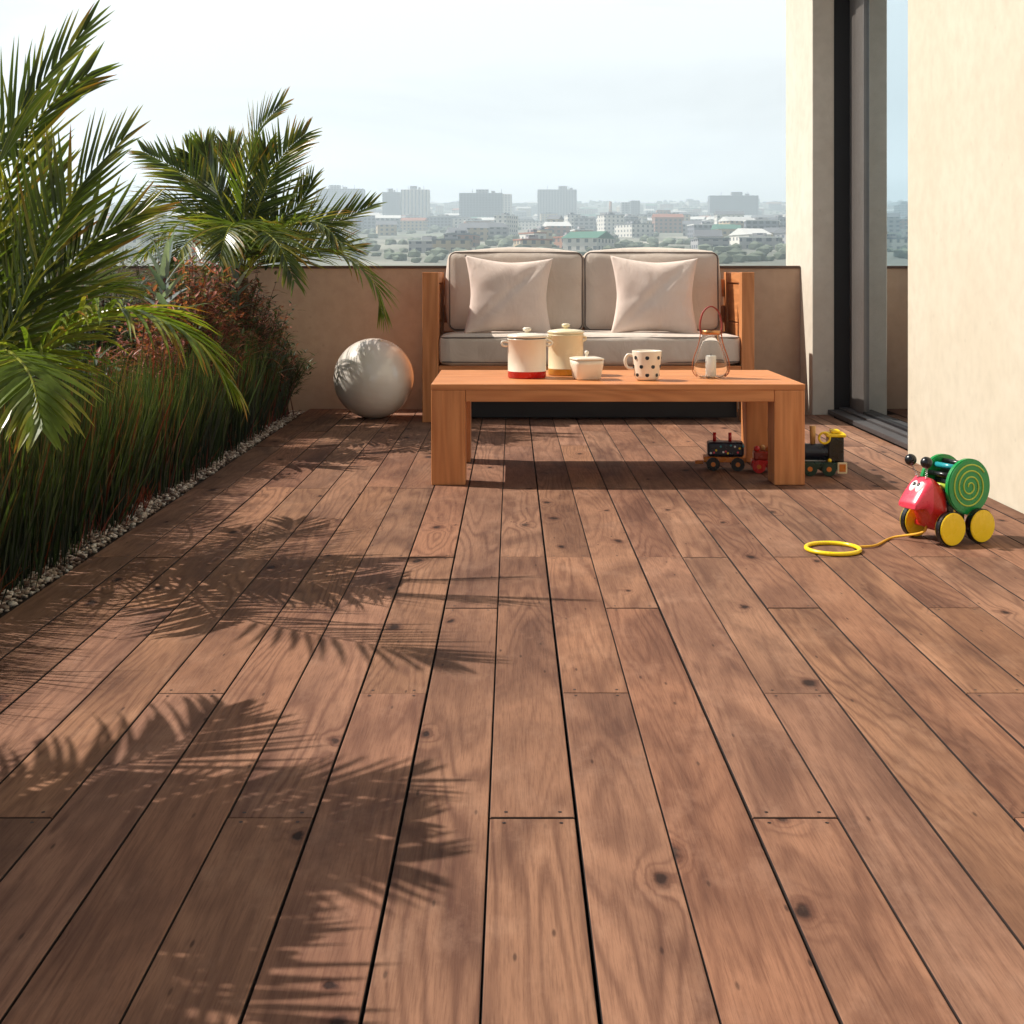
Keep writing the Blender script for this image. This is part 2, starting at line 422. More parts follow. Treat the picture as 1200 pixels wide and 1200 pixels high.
def facade(name, wall, win, fx, fz, wx=.5, wz=.5, stripe=False):
    m = M_(name); v = m.obj; s = m.n('SeparateXYZ', Vector=v)
    xx = m.math('ADD', s.outputs[0], s.outputs[1])
    fxn = m.math('FRACT', m.math('DIVIDE', xx, fx)); fzn = m.math('FRACT', m.math('DIVIDE', s.outputs[2], fz))
    a = m.math('LESS_THAN', fxn, wx); b = m.math('LESS_THAN', fzn, wz)
    if stripe: b = 1.0
    w = m.math('MULTIPLY', a, b)
    nn = m.n('NewGeometry'); sn = m.n('SeparateXYZ', Vector=nn.outputs['Normal'])
    w = m.math('MULTIPLY', w, m.math('LESS_THAN', m.math('ABSOLUTE', sn.outputs[2]), .5))
    c = m.mix(w, wall, win); c = m.mix(m.math('MULTIPLY', m.noise(v, .05, 4), .25), c, lin(90, 90, 92))
    m.bsdf(c, .7, 0, None, .3); return m.m
fm = [facade('slate tower facade', lin(132, 134, 144), lin(44, 50, 66), 4, 3.2, .6, .55),
      facade('pale tower facade', lin(222, 212, 198), lin(96, 96, 102), 5, 3.2, .35, .6, True),
      facade('mid tower facade', lin(172, 170, 172), lin(66, 72, 90), 4.5, 3.2, .55, .5),
      facade('brick facade', lin(165, 120, 98), lin(80, 78, 82), 4, 3.2, .45, .5),
      facade('white facade', lin(235, 230, 222), lin(120, 125, 132), 4, 3.2, .4, .5),
      facade('tan facade', lin(200, 180, 150), lin(100, 100, 104), 4, 3.2, .45, .5)]
roofm = [simple('white membrane roof', lin(225, 225, 222), .8, 0, .05, .05, 0), simple('grey roof', lin(120, 122, 128), .8, 0, .1, .05, 0),
         simple('terracotta roof', lin(168, 108, 84), .8, 0, .1, .05, 0), simple('green roof', lin(80, 130, 112), .8, 0, .1, .05, 0)]
TG = 'tower blocks on the skyline'
def tower(px0, px1, pytop, D, mi, label, side=None, plant=True, dep=22, name='tower_block', group=TG):
    x0, x1 = (px0-VX)/F*D, (px1-VX)/F*D; top = EYE+(VY-pytop)/F*D; gz = terr(D)-12
    t = thing(name, label, 'tower block', ((x0+x1)/2, D, gz), 0, group)
    h = top-gz; w = (x1-x0)/2
    bm = bmesh.new(); xs = w
    if side: xs = w-side/F*D
    box(bm, -w, xs-.1 if side else xs, 0, dep, 0, h, .3, 1); mesh_obj('wall', bm, fm[mi], t)
    if side:
        bm = bmesh.new(); box(bm, xs, w, -1.5, dep, 0, h-1.5, .3, 1); mesh_obj('end_wall', bm, fm[4], t)
    if plant:
        bm = bmesh.new(); q = random.Random(int(px0)); cx = q.uniform(-.3, .3)*w
        box(bm, cx-w*.22, cx+w*.22, 4, dep-6, h, h+3.6/1500*D*1.2); box(bm, cx+w*.35, cx+w*.5, 5, dep-9, h, h+3)
        mesh_obj('plant_room', bm, fm[2], t)
        bm = bmesh.new()
        for s_ in (-.5, .1, .6): tube(bm, [(s_*w, 8, h), (s_*w, 8, h+5.5)], .35, 5)
        mesh_obj('antenna', bm, roofm[1], t)
    return t
tower(370, 426, 221, 1900, 0, 'broad blue grey tower block on the skyline just right of the far palm', None)
tower(448, 469, 225, 1800, 0, 'narrow dark tower joined to a pale striped one on the skyline')
tower(469.5, 503, 222, 1790, 1, 'pale tower with vertical stripes left of the sofa skyline')
tower(538, 600, 226, 1650, 0, 'wide dark slab tower with a white end wall above the sofa', 11)
tower(630, 676, 222, 2000, 2, 'square mid grey tower block above the gap between the cushions')
tower(728, 738, 237, 1750, 2, 'slim grey high rise beside the chimney stack', None, False, 12)
tower(739, 750, 235, 1850, 0, 'slim blue grey high rise right of its paler twin', None, False, 12)
tower(832, 889, 229, 1900, 0, 'wide bluish tower with stepped top left of the pillar')
tower(770, 786, 246, 1500, 3, 'low brown block in the middle distance above the right cushion', None, False, 14)
tower(176, 214, 232, 1900, 2, 'grey tower block glimpsed between the two palms')
tower(60, 104, 230, 2000, 0, 'blue grey tower block seen past the near palm fronds')
tower(130, 150, 240, 1800, 2, 'slim tower block seen between the palms in the haze')
tower(-70, -20, 226, 1900, 0, 'dark tower block hidden behind the near palm')
t = thing('factory_chimney', 'thin tall chimney stack rising over the far rooftops', 'chimney', ((715.5-VX)/F*1600, 1600, terr(1600)-5))
bm = bmesh.new(); tube(bm, [(0, 0, 0), (0, 0, EYE+(VY-236)/F*1600-terr(1600)+5)], 2.4, 12, taper=.7); mesh_obj('stack', bm, fm[3], t)

R = random.Random(5)
WL = {0: 'slate walled', 2: 'grey', 3: 'brick', 4: 'white', 5: 'tan'}
RL = ['white', 'grey', 'terracotta', 'green']
LM = [(20, 'left of the near palm fronds'), (104, 'behind the near palm fronds'), (176, 'between the two palms'), (300, 'behind the far palm crown'), (370, 'right of the far palm'),
      (448, 'below the broad blue grey tower'), (503, 'below the pale striped tower'), (540, 'just left of the wide dark slab tower'), (600, 'below the wide dark slab tower'), (630, 'right of the slab tower'),
      (676, 'below the square mid grey tower'), (728, 'around the thin chimney stack'), (790, 'below the slim high rises'), (832, 'left of the stepped tower'), (889, 'below the stepped bluish tower'), (2000, 'next to the pillar edge')]
used = set()
for i in range(420):
    D = 540+2800*R.random()**1.2
    px = R.uniform(-60, 940); x = (px-VX)/F*D
    w = R.uniform(8, 26)*(1 if D < 1200 else 1.5); h = R.uniform(5, 12)*(1 if D < 900 else 1.3); d = R.uniform(10, 24)
    if D < 800: w *= .7; h = R.uniform(4, 7.5)
    mi = R.choice((0, 2, 3, 4, 4, 5, 2)); ri = R.choice((0, 0, 0, 1, 1, 2, 3)); gab = R.random() < .4
    gz = terr(D)-3; where = [b for a, b in LM if px < a][0]
    far = 'near' if D < 750 else 'distant' if D < 1500 else 'farthest'
    lab = '%s %s%s %s %s %s' % (far, 'wide ' if w > 26 else 'narrow ' if w < 12 else 'tall ' if h > 10 else '', WL[mi], 'house with' if gab else 'block with', RL[ri]+(' gable' if gab else ' roof'), where)
    if lab in used: continue
    used.add(lab)
    t = thing('city_building', lab, 'building', (x, D, gz), R.uniform(-.5, .5), 'city buildings beyond the parapet')
    _ = (lab.replace(' house ', ' houses ').replace(' block ', ' blocks '))
    bm = bmesh.new(); box(bm, -w/2, w/2, -d/2, d/2, 0, h+3)
    mesh_obj('wall', bm, fm[mi], t)
    bm = bmesh.new()
    if gab:
        e = .6; z = h+3.05; a = [bm.verts.new(q) for q in ((-w/2-e, -d/2-e, z), (w/2+e, -d/2-e, z), (w/2+e, d/2+e, z), (-w/2-e, d/2+e, z), (-w/2-e, 0, z+3.2), (w/2+e, 0, z+3.2))]
        for q in ((0, 1, 5, 4), (2, 3, 4, 5), (0, 4, 3), (1, 2, 5), (3, 2, 1, 0)): bm.faces.new([a[j] for j in q])
        mesh_obj('roof', bm, roofm[ri], t)
    else:
        box(bm, -w/2-.3, w/2+.3, -d/2-.3, d/2+.3, h+3.05, h+3.7); rf = mesh_obj('roof', bm, roofm[ri], t)
        bm = bmesh.new(); box(bm, -w/5, w/8, -d/5, d/6, h+3.7, h+5.4); mesh_obj('stair_house', bm, fm[2], rf)
# far-off woods between the houses
vs, fs = [], []
ico = bmesh.new(); bmesh.ops.create_icosphere(ico, subdivisions=1, radius=1); iv = [v.co.copy() for v in ico.verts]; ifc = [[v.index for v in f.verts] for f in ico.faces]; ico.free()
for i in range(4200):
    D = 420+3200*R.random()**1.1; px = R.uniform(-300, 1000); x = (px-VX)/F*D
    if noise.noise(Vector((x/180, D/260, 3))) < -.05 and R.random() < .8: continue
    s = R.uniform(1.2, 2.6)*(1+D/2500); b = len(vs); cx = Vector((x, D, terr(D)+s*.5))
    for v in iv:
        k = R.uniform(.7, 1.2); vs.append((cx.x+v.x*s*k*1.3, cx.y+v.y*s*k, cx.z+v.z*s*k*.8))
    for f in ifc: fs.append([b+j for j in f])
wm = simple('woodland', lin(120, 130, 112), .9, 0, .25, .06, 0)
tag(raw_obj('city_woodland', vs, fs, wm), 'blurred green tree masses between the far rooftops', 'trees', kind='stuff')
# the air
bm = bmesh.new(); box(bm, -4600, 4600, -450, 3830, -30, 232)
m = M_('haze air'); pv = m.n('VolumePrincipled'); pv.inputs['Color'].default_value = (.78, .90, 1.0, 1); pv.inputs['Density'].default_value = .00056
pv.inputs['Anisotropy'].default_value = .3
m.set(m.out.inputs['Volume'], pv)
hz = mesh_obj('haze', bm, m.m); tag(hz, 'pale bluish haze veiling the far city and skyline', 'haze', kind='stuff')

# ------------------------------------------------------------------ sofa
sf = thing('garden_sofa', 'two seat teak garden sofa with greige cushions against the parapet', 'sofa', (.407, 6.82, 0))
HW = .885
for s in (-1, 1):
    bm = bmesh.new(); a, b = (-HW, -HW+.085) if s < 0 else (HW-.068, HW)
    box(bm, a, b, 0, .085, 0, .80, .003); box(bm, a, b, .50, .58, 0, .80, .003)
    mesh_obj('arm_post', bm, teak_z, sf)
    bm = bmesh.new(); i0, i1 = a+.012, b-.012
    for z0, z1 in ((.13, .30), (.306, .52), (.526, .735)): box(bm, i0, i1, .087, .498, z0, z1, .003)
    mesh_obj('arm_panel', bm, teak_y, sf)
    bm = bmesh.new(); box(bm, a+.002, b-.002, .087, .498, .742, .798, .003); mesh_obj('arm_rail', bm, teak_y, sf)
bm = bmesh.new(); box(bm, -HW+.087, HW-.07, .005, .055, .145, .30, .003); box(bm, -HW+.087, HW-.07, .53, .575, .13, .30, .003)
mesh_obj('seat_rail', bm, teak_x, sf)
bm = bmesh.new()
for k in range(6): box(bm, -HW+.087, HW-.07, .065+k*.077, .13+k*.077, .277, .298, .002)
mesh_obj('seat_slat', bm, teak_x, sf)
bm = bmesh.new()
for k in range(3): box(bm, -HW+.087, HW-.07, .545, .57, .36+k*.15, .46+k*.15, .002)
mesh_obj('back_slat', bm, teak_x, sf)
bm = bmesh.new(); box(bm, -HW+.09, HW-.073, .12, .135, .012, .143, .002); mesh_obj('shade_panel', bm, dark_m, sf)  # added dark sheet standing in for the shade beneath the seat
def cushion(w, d, h, bulge, seed, nseg=16):
    """soft box centred on origin in x,y; z 0..h. rounded edges and bulging faces"""
    bm = bmesh.new(); bmesh.ops.create_cube(bm, size=2)
    bmesh.ops.subdivide_edges(bm, edges=bm.edges[:], cuts=nseg, use_grid_fill=True)
    R_ = random.Random(seed); off = Vector((R_.uniform(0, 50),)*3)
    hw, hd, hh = w/2, d/2, h/2; r = min(hw, hd, hh)*.42
    for v in bm.verts:
        p = Vector((v.co.x*hw, v.co.y*hd, v.co.z*hh))
        q = Vector((max(-hw+r, min(hw-r, p.x)), max(-hd+r, min(hd-r, p.y)), max(-hh+r, min(hh-r, p.z))))
        dd = p-q
        if dd.length > 1e-9: dd = dd.normalized()*r
        u, vv, ww = v.co
        f = (1-u**4)*(1-vv**4)*(1-ww**4)
        bz = (1-u*u)*(1-vv*vv)*bulge; by = (1-u*u)*(1-ww*ww)*bulge; bx = (1-vv*vv)*(1-ww*ww)*bulge*.8
        p = q+dd+Vector((math.copysign(bx, u) if abs(u) > .99 else 0, math.copysign(by, vv) if abs(vv) > .99 else 0, math.copysign(bz, ww) if abs(ww) > .99 else 0))
        p += Vector((noise.noise(p*4+off), noise.noise(p*4+off*2), noise.noise(p*5+off*3)))*.006
        v.co = p+Vector((0, 0, hh))
    for f in bm.faces: f.smooth = True
    return bm
def piping_loop(w, h, y, r=.0045, cr=.035, plane='xz', z0=0):
    pts = []
    for cx, cz, a0 in ((w/2-cr, h/2-cr, 0), (-w/2+cr, h/2-cr, 90), (-w/2+cr, -h/2+cr, 180), (w/2-cr, -h/2+cr, 270)):
        for k in range(7):
            a = math.radians(a0+k*15); pts.append((cx+cr*math.cos(a), cz+cr*math.sin(a)))
    out = []
    n = len(pts)
    for i in range(n):
        a, b = pts[i], pts[(i+1) % n]; st = 6 if math.dist(a, b) > .05 else 1
        for s in range(st): out.append((a[0]+(b[0]-a[0])*s/st, a[1]+(b[1]-a[1])*s/st))
    bm = bmesh.new()
    P3 = [(x, y+noise.noise(Vector((x*6, z*6, y)))*.003, z+z0+noise.noise(Vector((x*5, y, z*5)))*.004) if plane == 'xz' else (x, z, z0+y) for x, z in out]
    tube(bm, P3, r, 6, closed=True); return bm
seat = thing('seat_cushion', 'long greige seat cushion lying on the teak sofa', 'cushion', (.417, 7.095, .30))
mesh_obj('cover', cushion(1.61, .53, .165, .012, 3, 22), cush_m, seat, True)
mesh_obj('piping', piping_loop(1.60, .52, .150, plane='xy'), pipe_m, seat, True)
mesh_obj('piping', piping_loop(1.60, .52, .020, plane='xy'), pipe_m, seat, True)
for i, (cx, lab) in enumerate(((-.405, 'left greige back cushion of the sofa, behind the left blush pillow'), (.358, 'right greige back cushion of the sofa, behind the right blush pillow'))):
    t = thing('back_cushion', lab, 'cushion', (.407+cx+.02, 7.25, .468), 0, 'back cushions of the sofa'); t.rotation_euler = (-.06, 0, (.01, -.012)[i])
    mesh_obj('cover', cushion(.757, .17, .445, .028, 5+i, 20), cush_m, t, True)
    mesh_obj('piping', piping_loop(.745, .433, -.072, z0=.2225), pipe_m, t, True)
    mesh_obj('piping', piping_loop(.745, .433, .072, z0=.2225), pipe_m, t, True)
def pillow(S, T, seed):
    n = 44; vs, fs = [], []; off = seed*7.3
    for side in (1, -1):
        b = len(vs)
        for j in range(n+1):
            for i in range(n+1):
                u, v = i/n*2-1, j/n*2-1
                pin = .15
                x = u*(1-pin*(1-abs(v)**1.6)*abs(u)**2.0); z = v*(1-pin*(1-abs(u)**1.6)*abs(v)**2.0)
                th = max(0, (1-abs(u)**2.3))**.62*max(0, (1-abs(v)**2.3))**.62
                e = max(abs(u), abs(v)); an = math.atan2(v, u)
                wr = noise.noise(Vector((math.cos(an)*4+off, math.sin(an)*4, e*.8)))*.05*min(1, th*2.5)*(e**1.5)
                dg = -.14*math.exp(-((abs(u-v*.9+.05))**2)/.02)*(1-e**2)*(1 if side > 0 else 0)
                y = -side*T/2*(th+wr+dg+noise.noise(Vector((u*2+off, v*2, side)))*.10*th)
                vs.append((x*S/2, y, z*S*.455))
        for j in range(n):
            for i in range(n):
                a = b+j*(n+1)+i; q = (a, a+1, a+n+2, a+n+1); fs.append(q if side > 0 else q[::-1])
    return vs, fs
for i, (px, lab) in enumerate(((596, 'left pale blush throw pillow propped on the sofa'), (767, 'right pale blush throw pillow propped on the sofa'))):
    p = P(px, 342, 7.02); vs, fs = pillow(.49, .15, i+1)
    o = raw_obj('throw_pillow', vs, fs, pill_m, smooth=True)
    bmw = bmesh.new(); bmw.from_mesh(o.data); bmesh.ops.remove_doubles(bmw, verts=bmw.verts[:], dist=.0005); bmw.to_mesh(o.data); bmw.free()
    o.location = (p.x, p.y, .463+.205); o.rotation_euler = (-.22, (.035, .03)[i], (.10, .06)[i]); tag(o, lab, 'pillow', 'throw pillows on the sofa')

# ------------------------------------------------------------------ coffee table
tb = thing('coffee_table', 'chunky low teak coffee table standing in front of the sofa', 'table', (0, 0, 0))
X0, X1, Y0, Y1, TH = -.304, 1.10, 4.80, 5.50, .380
bm = bmesh.new(); n = 6
for k in range(n):
    a = Y0+(Y1-Y0)/n*k; box(bm, X0, X1, a+.0008, a+(Y1-Y0)/n-.0008, TH-.022, TH, .002)
mesh_obj('tabletop', bm, teak_x, tb)
bm = bmesh.new(); box(bm, X0+.13, X1-.117, Y0+.001, Y0+.035, TH-.066, TH-.0225, .002); box(bm, X0+.13, X1-.117, Y1-.035, Y1-.001, TH-.066, TH-.0225, .002)
mesh_obj('apron', bm, teak_x, tb)
bm = bmesh.new(); box(bm, X0+.003, X0+.035, Y0+.128, Y1-.128, TH-.066, TH-.0225, .002); box(bm, X1-.035, X1-.003, Y0+.128, Y1-.128, TH-.066, TH-.0225, .002)
mesh_obj('apron', bm, teak_y, tb)
for (a, b) in ((X0+.001, X0+.129), (X1-.116, X1-.001)):
    for (c, d) in ((Y0+.001, Y0+.127), (Y1-.127, Y1-.001)):
        bm = bmesh.new(); box(bm, a, b, c, d, .001, TH-.0225, .004, 3); mesh_obj('leg', bm, teak_z, tb)

# ------------------------------------------------------------------ things on the table
enam = simple('ivory enamel', lin(238, 226, 206), .22, 0, .02, 20, .02, spec=.6)
enam2 = simple('cream enamel', lin(236, 222, 186), .25, 0, .02, 20, .02)
red_e = simple('red enamel', lin(196, 26, 22), .25, 0, .04)
och_e = simple('ochre enamel', lin(196, 148, 52), .3, 0, .04)
blk_e = simple('black glaze', lin(22, 20, 20), .3, 0, .05)
def canister(px, Y, name_lab, band, body, r, h, rz, kn):
    p = P(px, 441, Y); t = thing('enamel_canister', name_lab, 'canister', (p.x, Y, TH+.0005), rz, 'lidded canisters on the table')
    bm = bmesh.new()
    lathe(bm, [(0, 0), (r-.004, 0), (r, .004), (r, .026), (r+.0006, .027), (r, .028), (r, h), (r+.003, h+.002), (r+.003, h+.005), (0, h+.005)], 48, mat=lambda z, i: 1 if z < .027 else 0)
    mesh_obj('body', bm, [body, band], t)
    bm = bmesh.new(); z = h+.0055
    lathe(bm, [(0, z), (r-.001, z), (r-.001, z+.004), (r+.003, z+.006), (r+.003, z+.012), (r-.006, z+.017), (r*.4, z+.022), (0, z+.024)], 48, mat=lambda zz, i: 1 if zz < z+.005 else 0)
    lid = mesh_obj('lid', bm, [body, blk_e if kn == 0 else body], t)
    bm = bmesh.new(); lathe(bm, [(.008, z+.022), (.008, z+.028), (.016, z+.031), (.017, z+.040), (.012, z+.044), (0, z+.045)], 20)
    k = mesh_obj('knob', bm, body, lid)
    for s in (-1, 1):
        bm = bmesh.new(); pts = [(s*(r-.003), 0, h-.010), (s*(r+.012), 0, h-.006), (s*(r+.024), 0, h-.009), (s*(r+.022), 0, h-.020), (s*(r+.010), 0, h-.024), (s*(r-.003), 0, h-.022)]
        tube(bm, catmull(pts, 16), .0045, 8); mesh_obj('handle', bm, body, t)
canister(617.5, 5.10, 'white enamel canister with a red base band on the table', red_e, enam, .076, .150, .1, 0)
canister(663, 5.24, 'cream enamel canister with an ochre base band behind the white one', och_e, enam2, .072, .160, .5, 1)
p = P(687.5, 443, 5.02)
t = thing('sugar_box', 'small white tapered sugar pot with knobbed lid on the table', 'sugar pot', (p.x, 5.02, TH+.0005), .2)
bm = bmesh.new(); lathe(bm, [(0, 0), (.044, 0), (.050, .006), (.059, .060), (.060, .075), (.056, .075), (.052, .058), (0, .055)], 48, sq=5); mesh_obj('body', bm, enam, t)
bm = bmesh.new(); lathe(bm, [(0, .074), (.0555, .0755), (.062, .078), (.061, .084), (.040, .088), (0, .089)], 48, sq=5); lid = mesh_obj('lid', bm, enam, t)
bm = bmesh.new(); lathe(bm, [(.006, .088), (.0045, .097), (.009, .102), (.008, .110), (0, .113)], 16); mesh_obj('knob', bm, enam, lid)
p = P(758, 444, 4.98)
t = thing('polka_dot_mug', 'white mug with black polka dots and its handle on the left', 'mug', (p.x, 4.98, TH+.0005), 0); t.scale = (.92, .92, .95)
def mr(z): return .046+.017*min(1, (z/.115))**.7
prof = [(0, 0), (.038, 0), (.042, .003)]+[(mr(z/1000), z/1000) for z in range(8, 117, 9)]+[(.0632, .119), (.061, .121), (.058, .119), (.050, .03), (0, .02)]
bm = bmesh.new(); lathe(bm, prof, 48); mesh_obj('body', bm, enam, t)
bm = bmesh.new()
for row, z in enumerate((.024, .058, .094)):
    for k in range(7):
        a = 2*PI*(k+.5*(row % 2))/7+.15; r = mr(z)+.0006; mt = Matrix.Translation((r*math.cos(a), r*math.sin(a), z)) @ Matrix.Rotation(a, 4, 'Z') @ Matrix.Rotation(PI/2-.13, 4, 'Y')
        bmesh.ops.create_cone(bm, cap_ends=True, segments=14, radius1=.0085, radius2=.0080, depth=.0018, matrix=mt)
mesh_obj('dots', bm, blk_e, t)
bm = bmesh.new(); tube(bm, catmull([(-.056, 0, .100), (-.080, 0, .103), (-.092, 0, .080), (-.082, 0, .052), (-.050, 0, .046)], 20), .0065, 10); mesh_obj('handle', bm, enam, t)
# lantern
p = P(833, 440, 5.08)
t = thing('glass_lantern', 'teardrop glass lantern with white candle and red leather handle on the table', 'lantern', (p.x, 5.08, TH+.0005), 0)
m = M_('clear glass'); b = m.bsdf((.98, .99, .98, 1), .01, 0, None, .5); b.inputs['Transmission Weight'].default_value = 1; b.inputs['IOR'].default_value = 1.2
cg = m.m
pf = [(0, .001), (.040, .001), (.058, .010), (.067, .030), (.066, .055), (.058, .085), (.047, .115), (.038, .145), (.034, .170), (.035, .178)]
bm = bmesh.new(); lathe(bm, pf+[(r-.003 if r > .003 else 0, z+.003) for r, z in pf[::-1]], 48); mesh_obj('glass_body', bm, cg, t)
wax = simple('candle wax', lin(240, 234, 222), .5, 0, .02, 20, .02)
bm = bmesh.new(); lathe(bm, [(0, .004), (.020, .004), (.021, .006), (.021, .086), (.018, .089), (0, .087)], 24); cd = mesh_obj('candle', bm, wax, t)
bm = bmesh.new(); tube(bm, [(0, 0, .087), (.001, 0, .097)], .0012, 6); mesh_obj('wick', bm, blk_e, cd)
lea = simple('red brown leather', lin(150, 48, 34), .5, 0, .1, 60, .1); tan_l = simple('tan leather', lin(188, 104, 56), .5, 0, .1, 60, .1); brass = simple('brass collar', lin(196, 142, 96), .3, .9, .05)
bm = bmesh.new(); lathe(bm, [(.034, .172), (.039, .172), (.040, .186), (.038, .190), (.034, .190)], 40); mesh_obj('collar', bm, brass, t)
def strap(bm, pts, w, th, n=24, ax=Vector((0, 1, 0))):
    pp = catmull(pts, n); prev = None
    for i, q in enumerate(pp):
        tt = (pp[min(i+1, n)]-pp[max(i-1, 0)]).normalized(); nn = tt.cross(ax).normalized()
        ring = [bm.verts.new(q+ax*(sx*w/2)+nn*(sy*th/2)) for sx, sy in ((-1, -1), (1, -1), (1, 1), (-1, 1))]
        if prev:
            for k in range(4): bm.faces.new((prev[k], prev[(k+1) % 4], ring[(k+1) % 4], ring[k]))
        else: bm.faces.new(ring)
        prev = ring
    bm.faces.new(prev)
bm = bmesh.new(); strap(bm, [(-.040, 0, .178), (-.043, 0, .215), (-.030, 0, .262), (0, 0, .284), (.030, 0, .262), (.043, 0, .215), (.040, 0, .178)], .018, .005, 40)
mesh_obj('leather_handle', bm, lea, t)
bm = bmesh.new(); strap(bm, [(.041, 0, .180), (.045, 0, .150), (.054, 0, .118), (.066, 0, .085), (.0735, 0, .050), (.070, 0, .022), (.055, 0, .005)], .016, .003, 30)
mesh_obj('side_strap', bm, tan_l, t)
bm = bmesh.new(); strap(bm, [(-.041, 0, .180), (-.045, 0, .150), (-.054, 0, .118), (-.066, 0, .085), (-.0735, 0, .050), (-.070, 0, .022), (-.055, 0, .005)], .006, .003, 30)
mesh_obj('side_strap', bm, tan_l, t)

# ------------------------------------------------------------------ ball
m = M_('pearl vinyl'); v = m.obj
c = m.mix(m.ramp(m.noise(v, 3, 4), .3, .7), lin(234, 224, 212), lin(242, 234, 224))
m.bsdf(c, .16, 0.0, m.bump(m.noise(v, 60, 3), .04, .002), .6, Coat_Weight=.4)
bm = bmesh.new(); r = .219; pf = []
for i in range(97):
    a = -PI/2+PI*i/96; rr = r*(1-(.0015 if (i % 6 == 0 and 16 < i < 80) else 0)); pf.append((max(0, rr*math.cos(a)) if 0 < i < 96 else 0, rr*math.sin(a)))
lathe(bm, pf, 72)
bt = mesh_obj('exercise_ball', bm, m.m, None, True, (-.756, 7.0, r+.001)); bt.rotation_euler = (.25, .2, 0)
tag(bt, 'large pearly grey exercise ball beside the sofa', 'ball')
bm = bmesh.new(); lathe(bm, [(0, .214), (.010, .217), (.011, .2205), (0, .222)], 16); mesh_obj('valve', bm, enam, bt)

# ------------------------------------------------------------------ pull-along toy
def tm(n, c, rough=.28): return simple(n, c, rough, 0, .05, 25, .03, spec=.55)
yel = tm('yellow paint', lin(250, 214, 30)); grn = tm('green paint', lin(12, 140, 66)); redp = tm('red paint', lin(196, 36, 34)); pnk = tm('pink paint', lin(226, 66, 88))
blk = tm('black paint', lin(16, 16, 18)); wht = tm('white paint', lin(238, 238, 236)); lime = tm('lime stripe', lin(188, 206, 72)); teal = tm('teal stripe', lin(40, 150, 160))
natw = simple('bare birch', lin(206, 160, 96), .5, 0, .1, 40); rope_m = simple('yellow cord', lin(226, 170, 48), .8, 0, .15, 200, .3)
head_ang = math.radians(205)
cyl0 = P(1104, 639, 3.75)
t = thing('pull_along_bug', 'wooden pull along bug with green spiral drum and yellow wheels', 'toy', (P(1113, 639, 3.81).x, 3.83, 0), head_ang)
t.scale = (1.06, 1.06, 1.06)
# local frame: +x is forward, +y is away/right when facing forward; near side is +y (towards the camera)
def disc(bm, x, y0, y1, z, r, n=36, mi=0, bev=.004):
    mt = Matrix.Translation((x, (y0+y1)/2, z)) @ Matrix.Rotation(PI/2, 4, 'X')
    rr = bmesh.ops.create_cone(bm, cap_ends=True, segments=n, radius1=r, radius2=r, depth=abs(y1-y0), matrix=mt)
    es = [e for v in rr['verts'] for e in v.link_edges if len(e.link_faces) == 2 and any(len(f.verts) > 4 for f in e.link_faces)]
    fs_ = bmesh.ops.bevel(bm, geom=list(set(es)), offset=bev, segments=2, affect='EDGES') if bev else None
    for f in bm.faces:
        if all(abs(v.co.x-x) <= r*1.01 and min(y0, y1)-1e-5 <= v.co.y <= max(y0, y1)+1e-5 and abs(v.co.z-z) <= r*1.01 for v in f.verts): f.material_index = mi
bm = bmesh.new(); box(bm, -.085, .075, -.052, .052, .040, .056, .004); mesh_obj('chassis', bm, redp, t)
for wx in (-.052, .056):
    for s in (-1, 1):
        bm = bmesh.new(); disc(bm, 0, -.010, .010, 0, .0475, 40, 0, .003)
        w = mesh_obj('wheel', bm, blk, t); w.location = (wx, s*.069, .0482)
        bm = bmesh.new(); disc(bm, 0, s*.0085, s*.0125, 0, .0448, 40, 0, .0015); mesh_obj('hub_disc', bm, yel, w)
        bm = bmesh.new(); disc(bm, 0, -s*.0125, -s*.0085, 0, .0448, 40, 0, .0015); mesh_obj('hub_disc', bm, yel, w)
    bm = bmesh.new(); tube(bm, [(wx, -.058, .048), (wx, .058, .048)], .005, 8); mesh_obj('axle', bm, blk, t)
# drum
dx, dz, dr = -.026, .156, .078
for s in (-1, 1):
    bm = bmesh.new(); disc(bm, dx, s*.042, s*.058, dz, dr, 48, 0, .003); o = mesh_obj('drum_end', bm, grn, t)
    bm = bmesh.new(); sp = []
    for k in range(130):
        a = k/129*2*PI*3.4; rr = .006+(dr-.020)*k/129; sp.append((dx+rr*math.cos(a), s*.0587, dz+rr*math.sin(a)))
    tube(bm, sp, .0023, 6); mesh_obj('spiral', bm, lime, o)
bm = bmesh.new(); disc(bm, dx, -.041, .041, dz, .040, 32); mesh_obj('drum_core', bm, blk, t)
for k in range(12):
    a = 2*PI*k/12; bm = bmesh.new(); tube(bm, [(dx+.060*math.cos(a), -.0415, dz+.060*math.sin(a)), (dx+.060*math.cos(a), .0415, dz+.060*math.sin(a))], .0078, 10)
    mesh_obj('drum_bar', bm, [lime, blk, teal, blk][k % 4], t)
bm = bmesh.new()
for s in (-1, 1): box(bm, dx-.012, dx+.012, s*.0205-.006, s*.0205+.006, .056, dz-.03, .002)
mesh_obj('drum_stand', bm, blk, t)
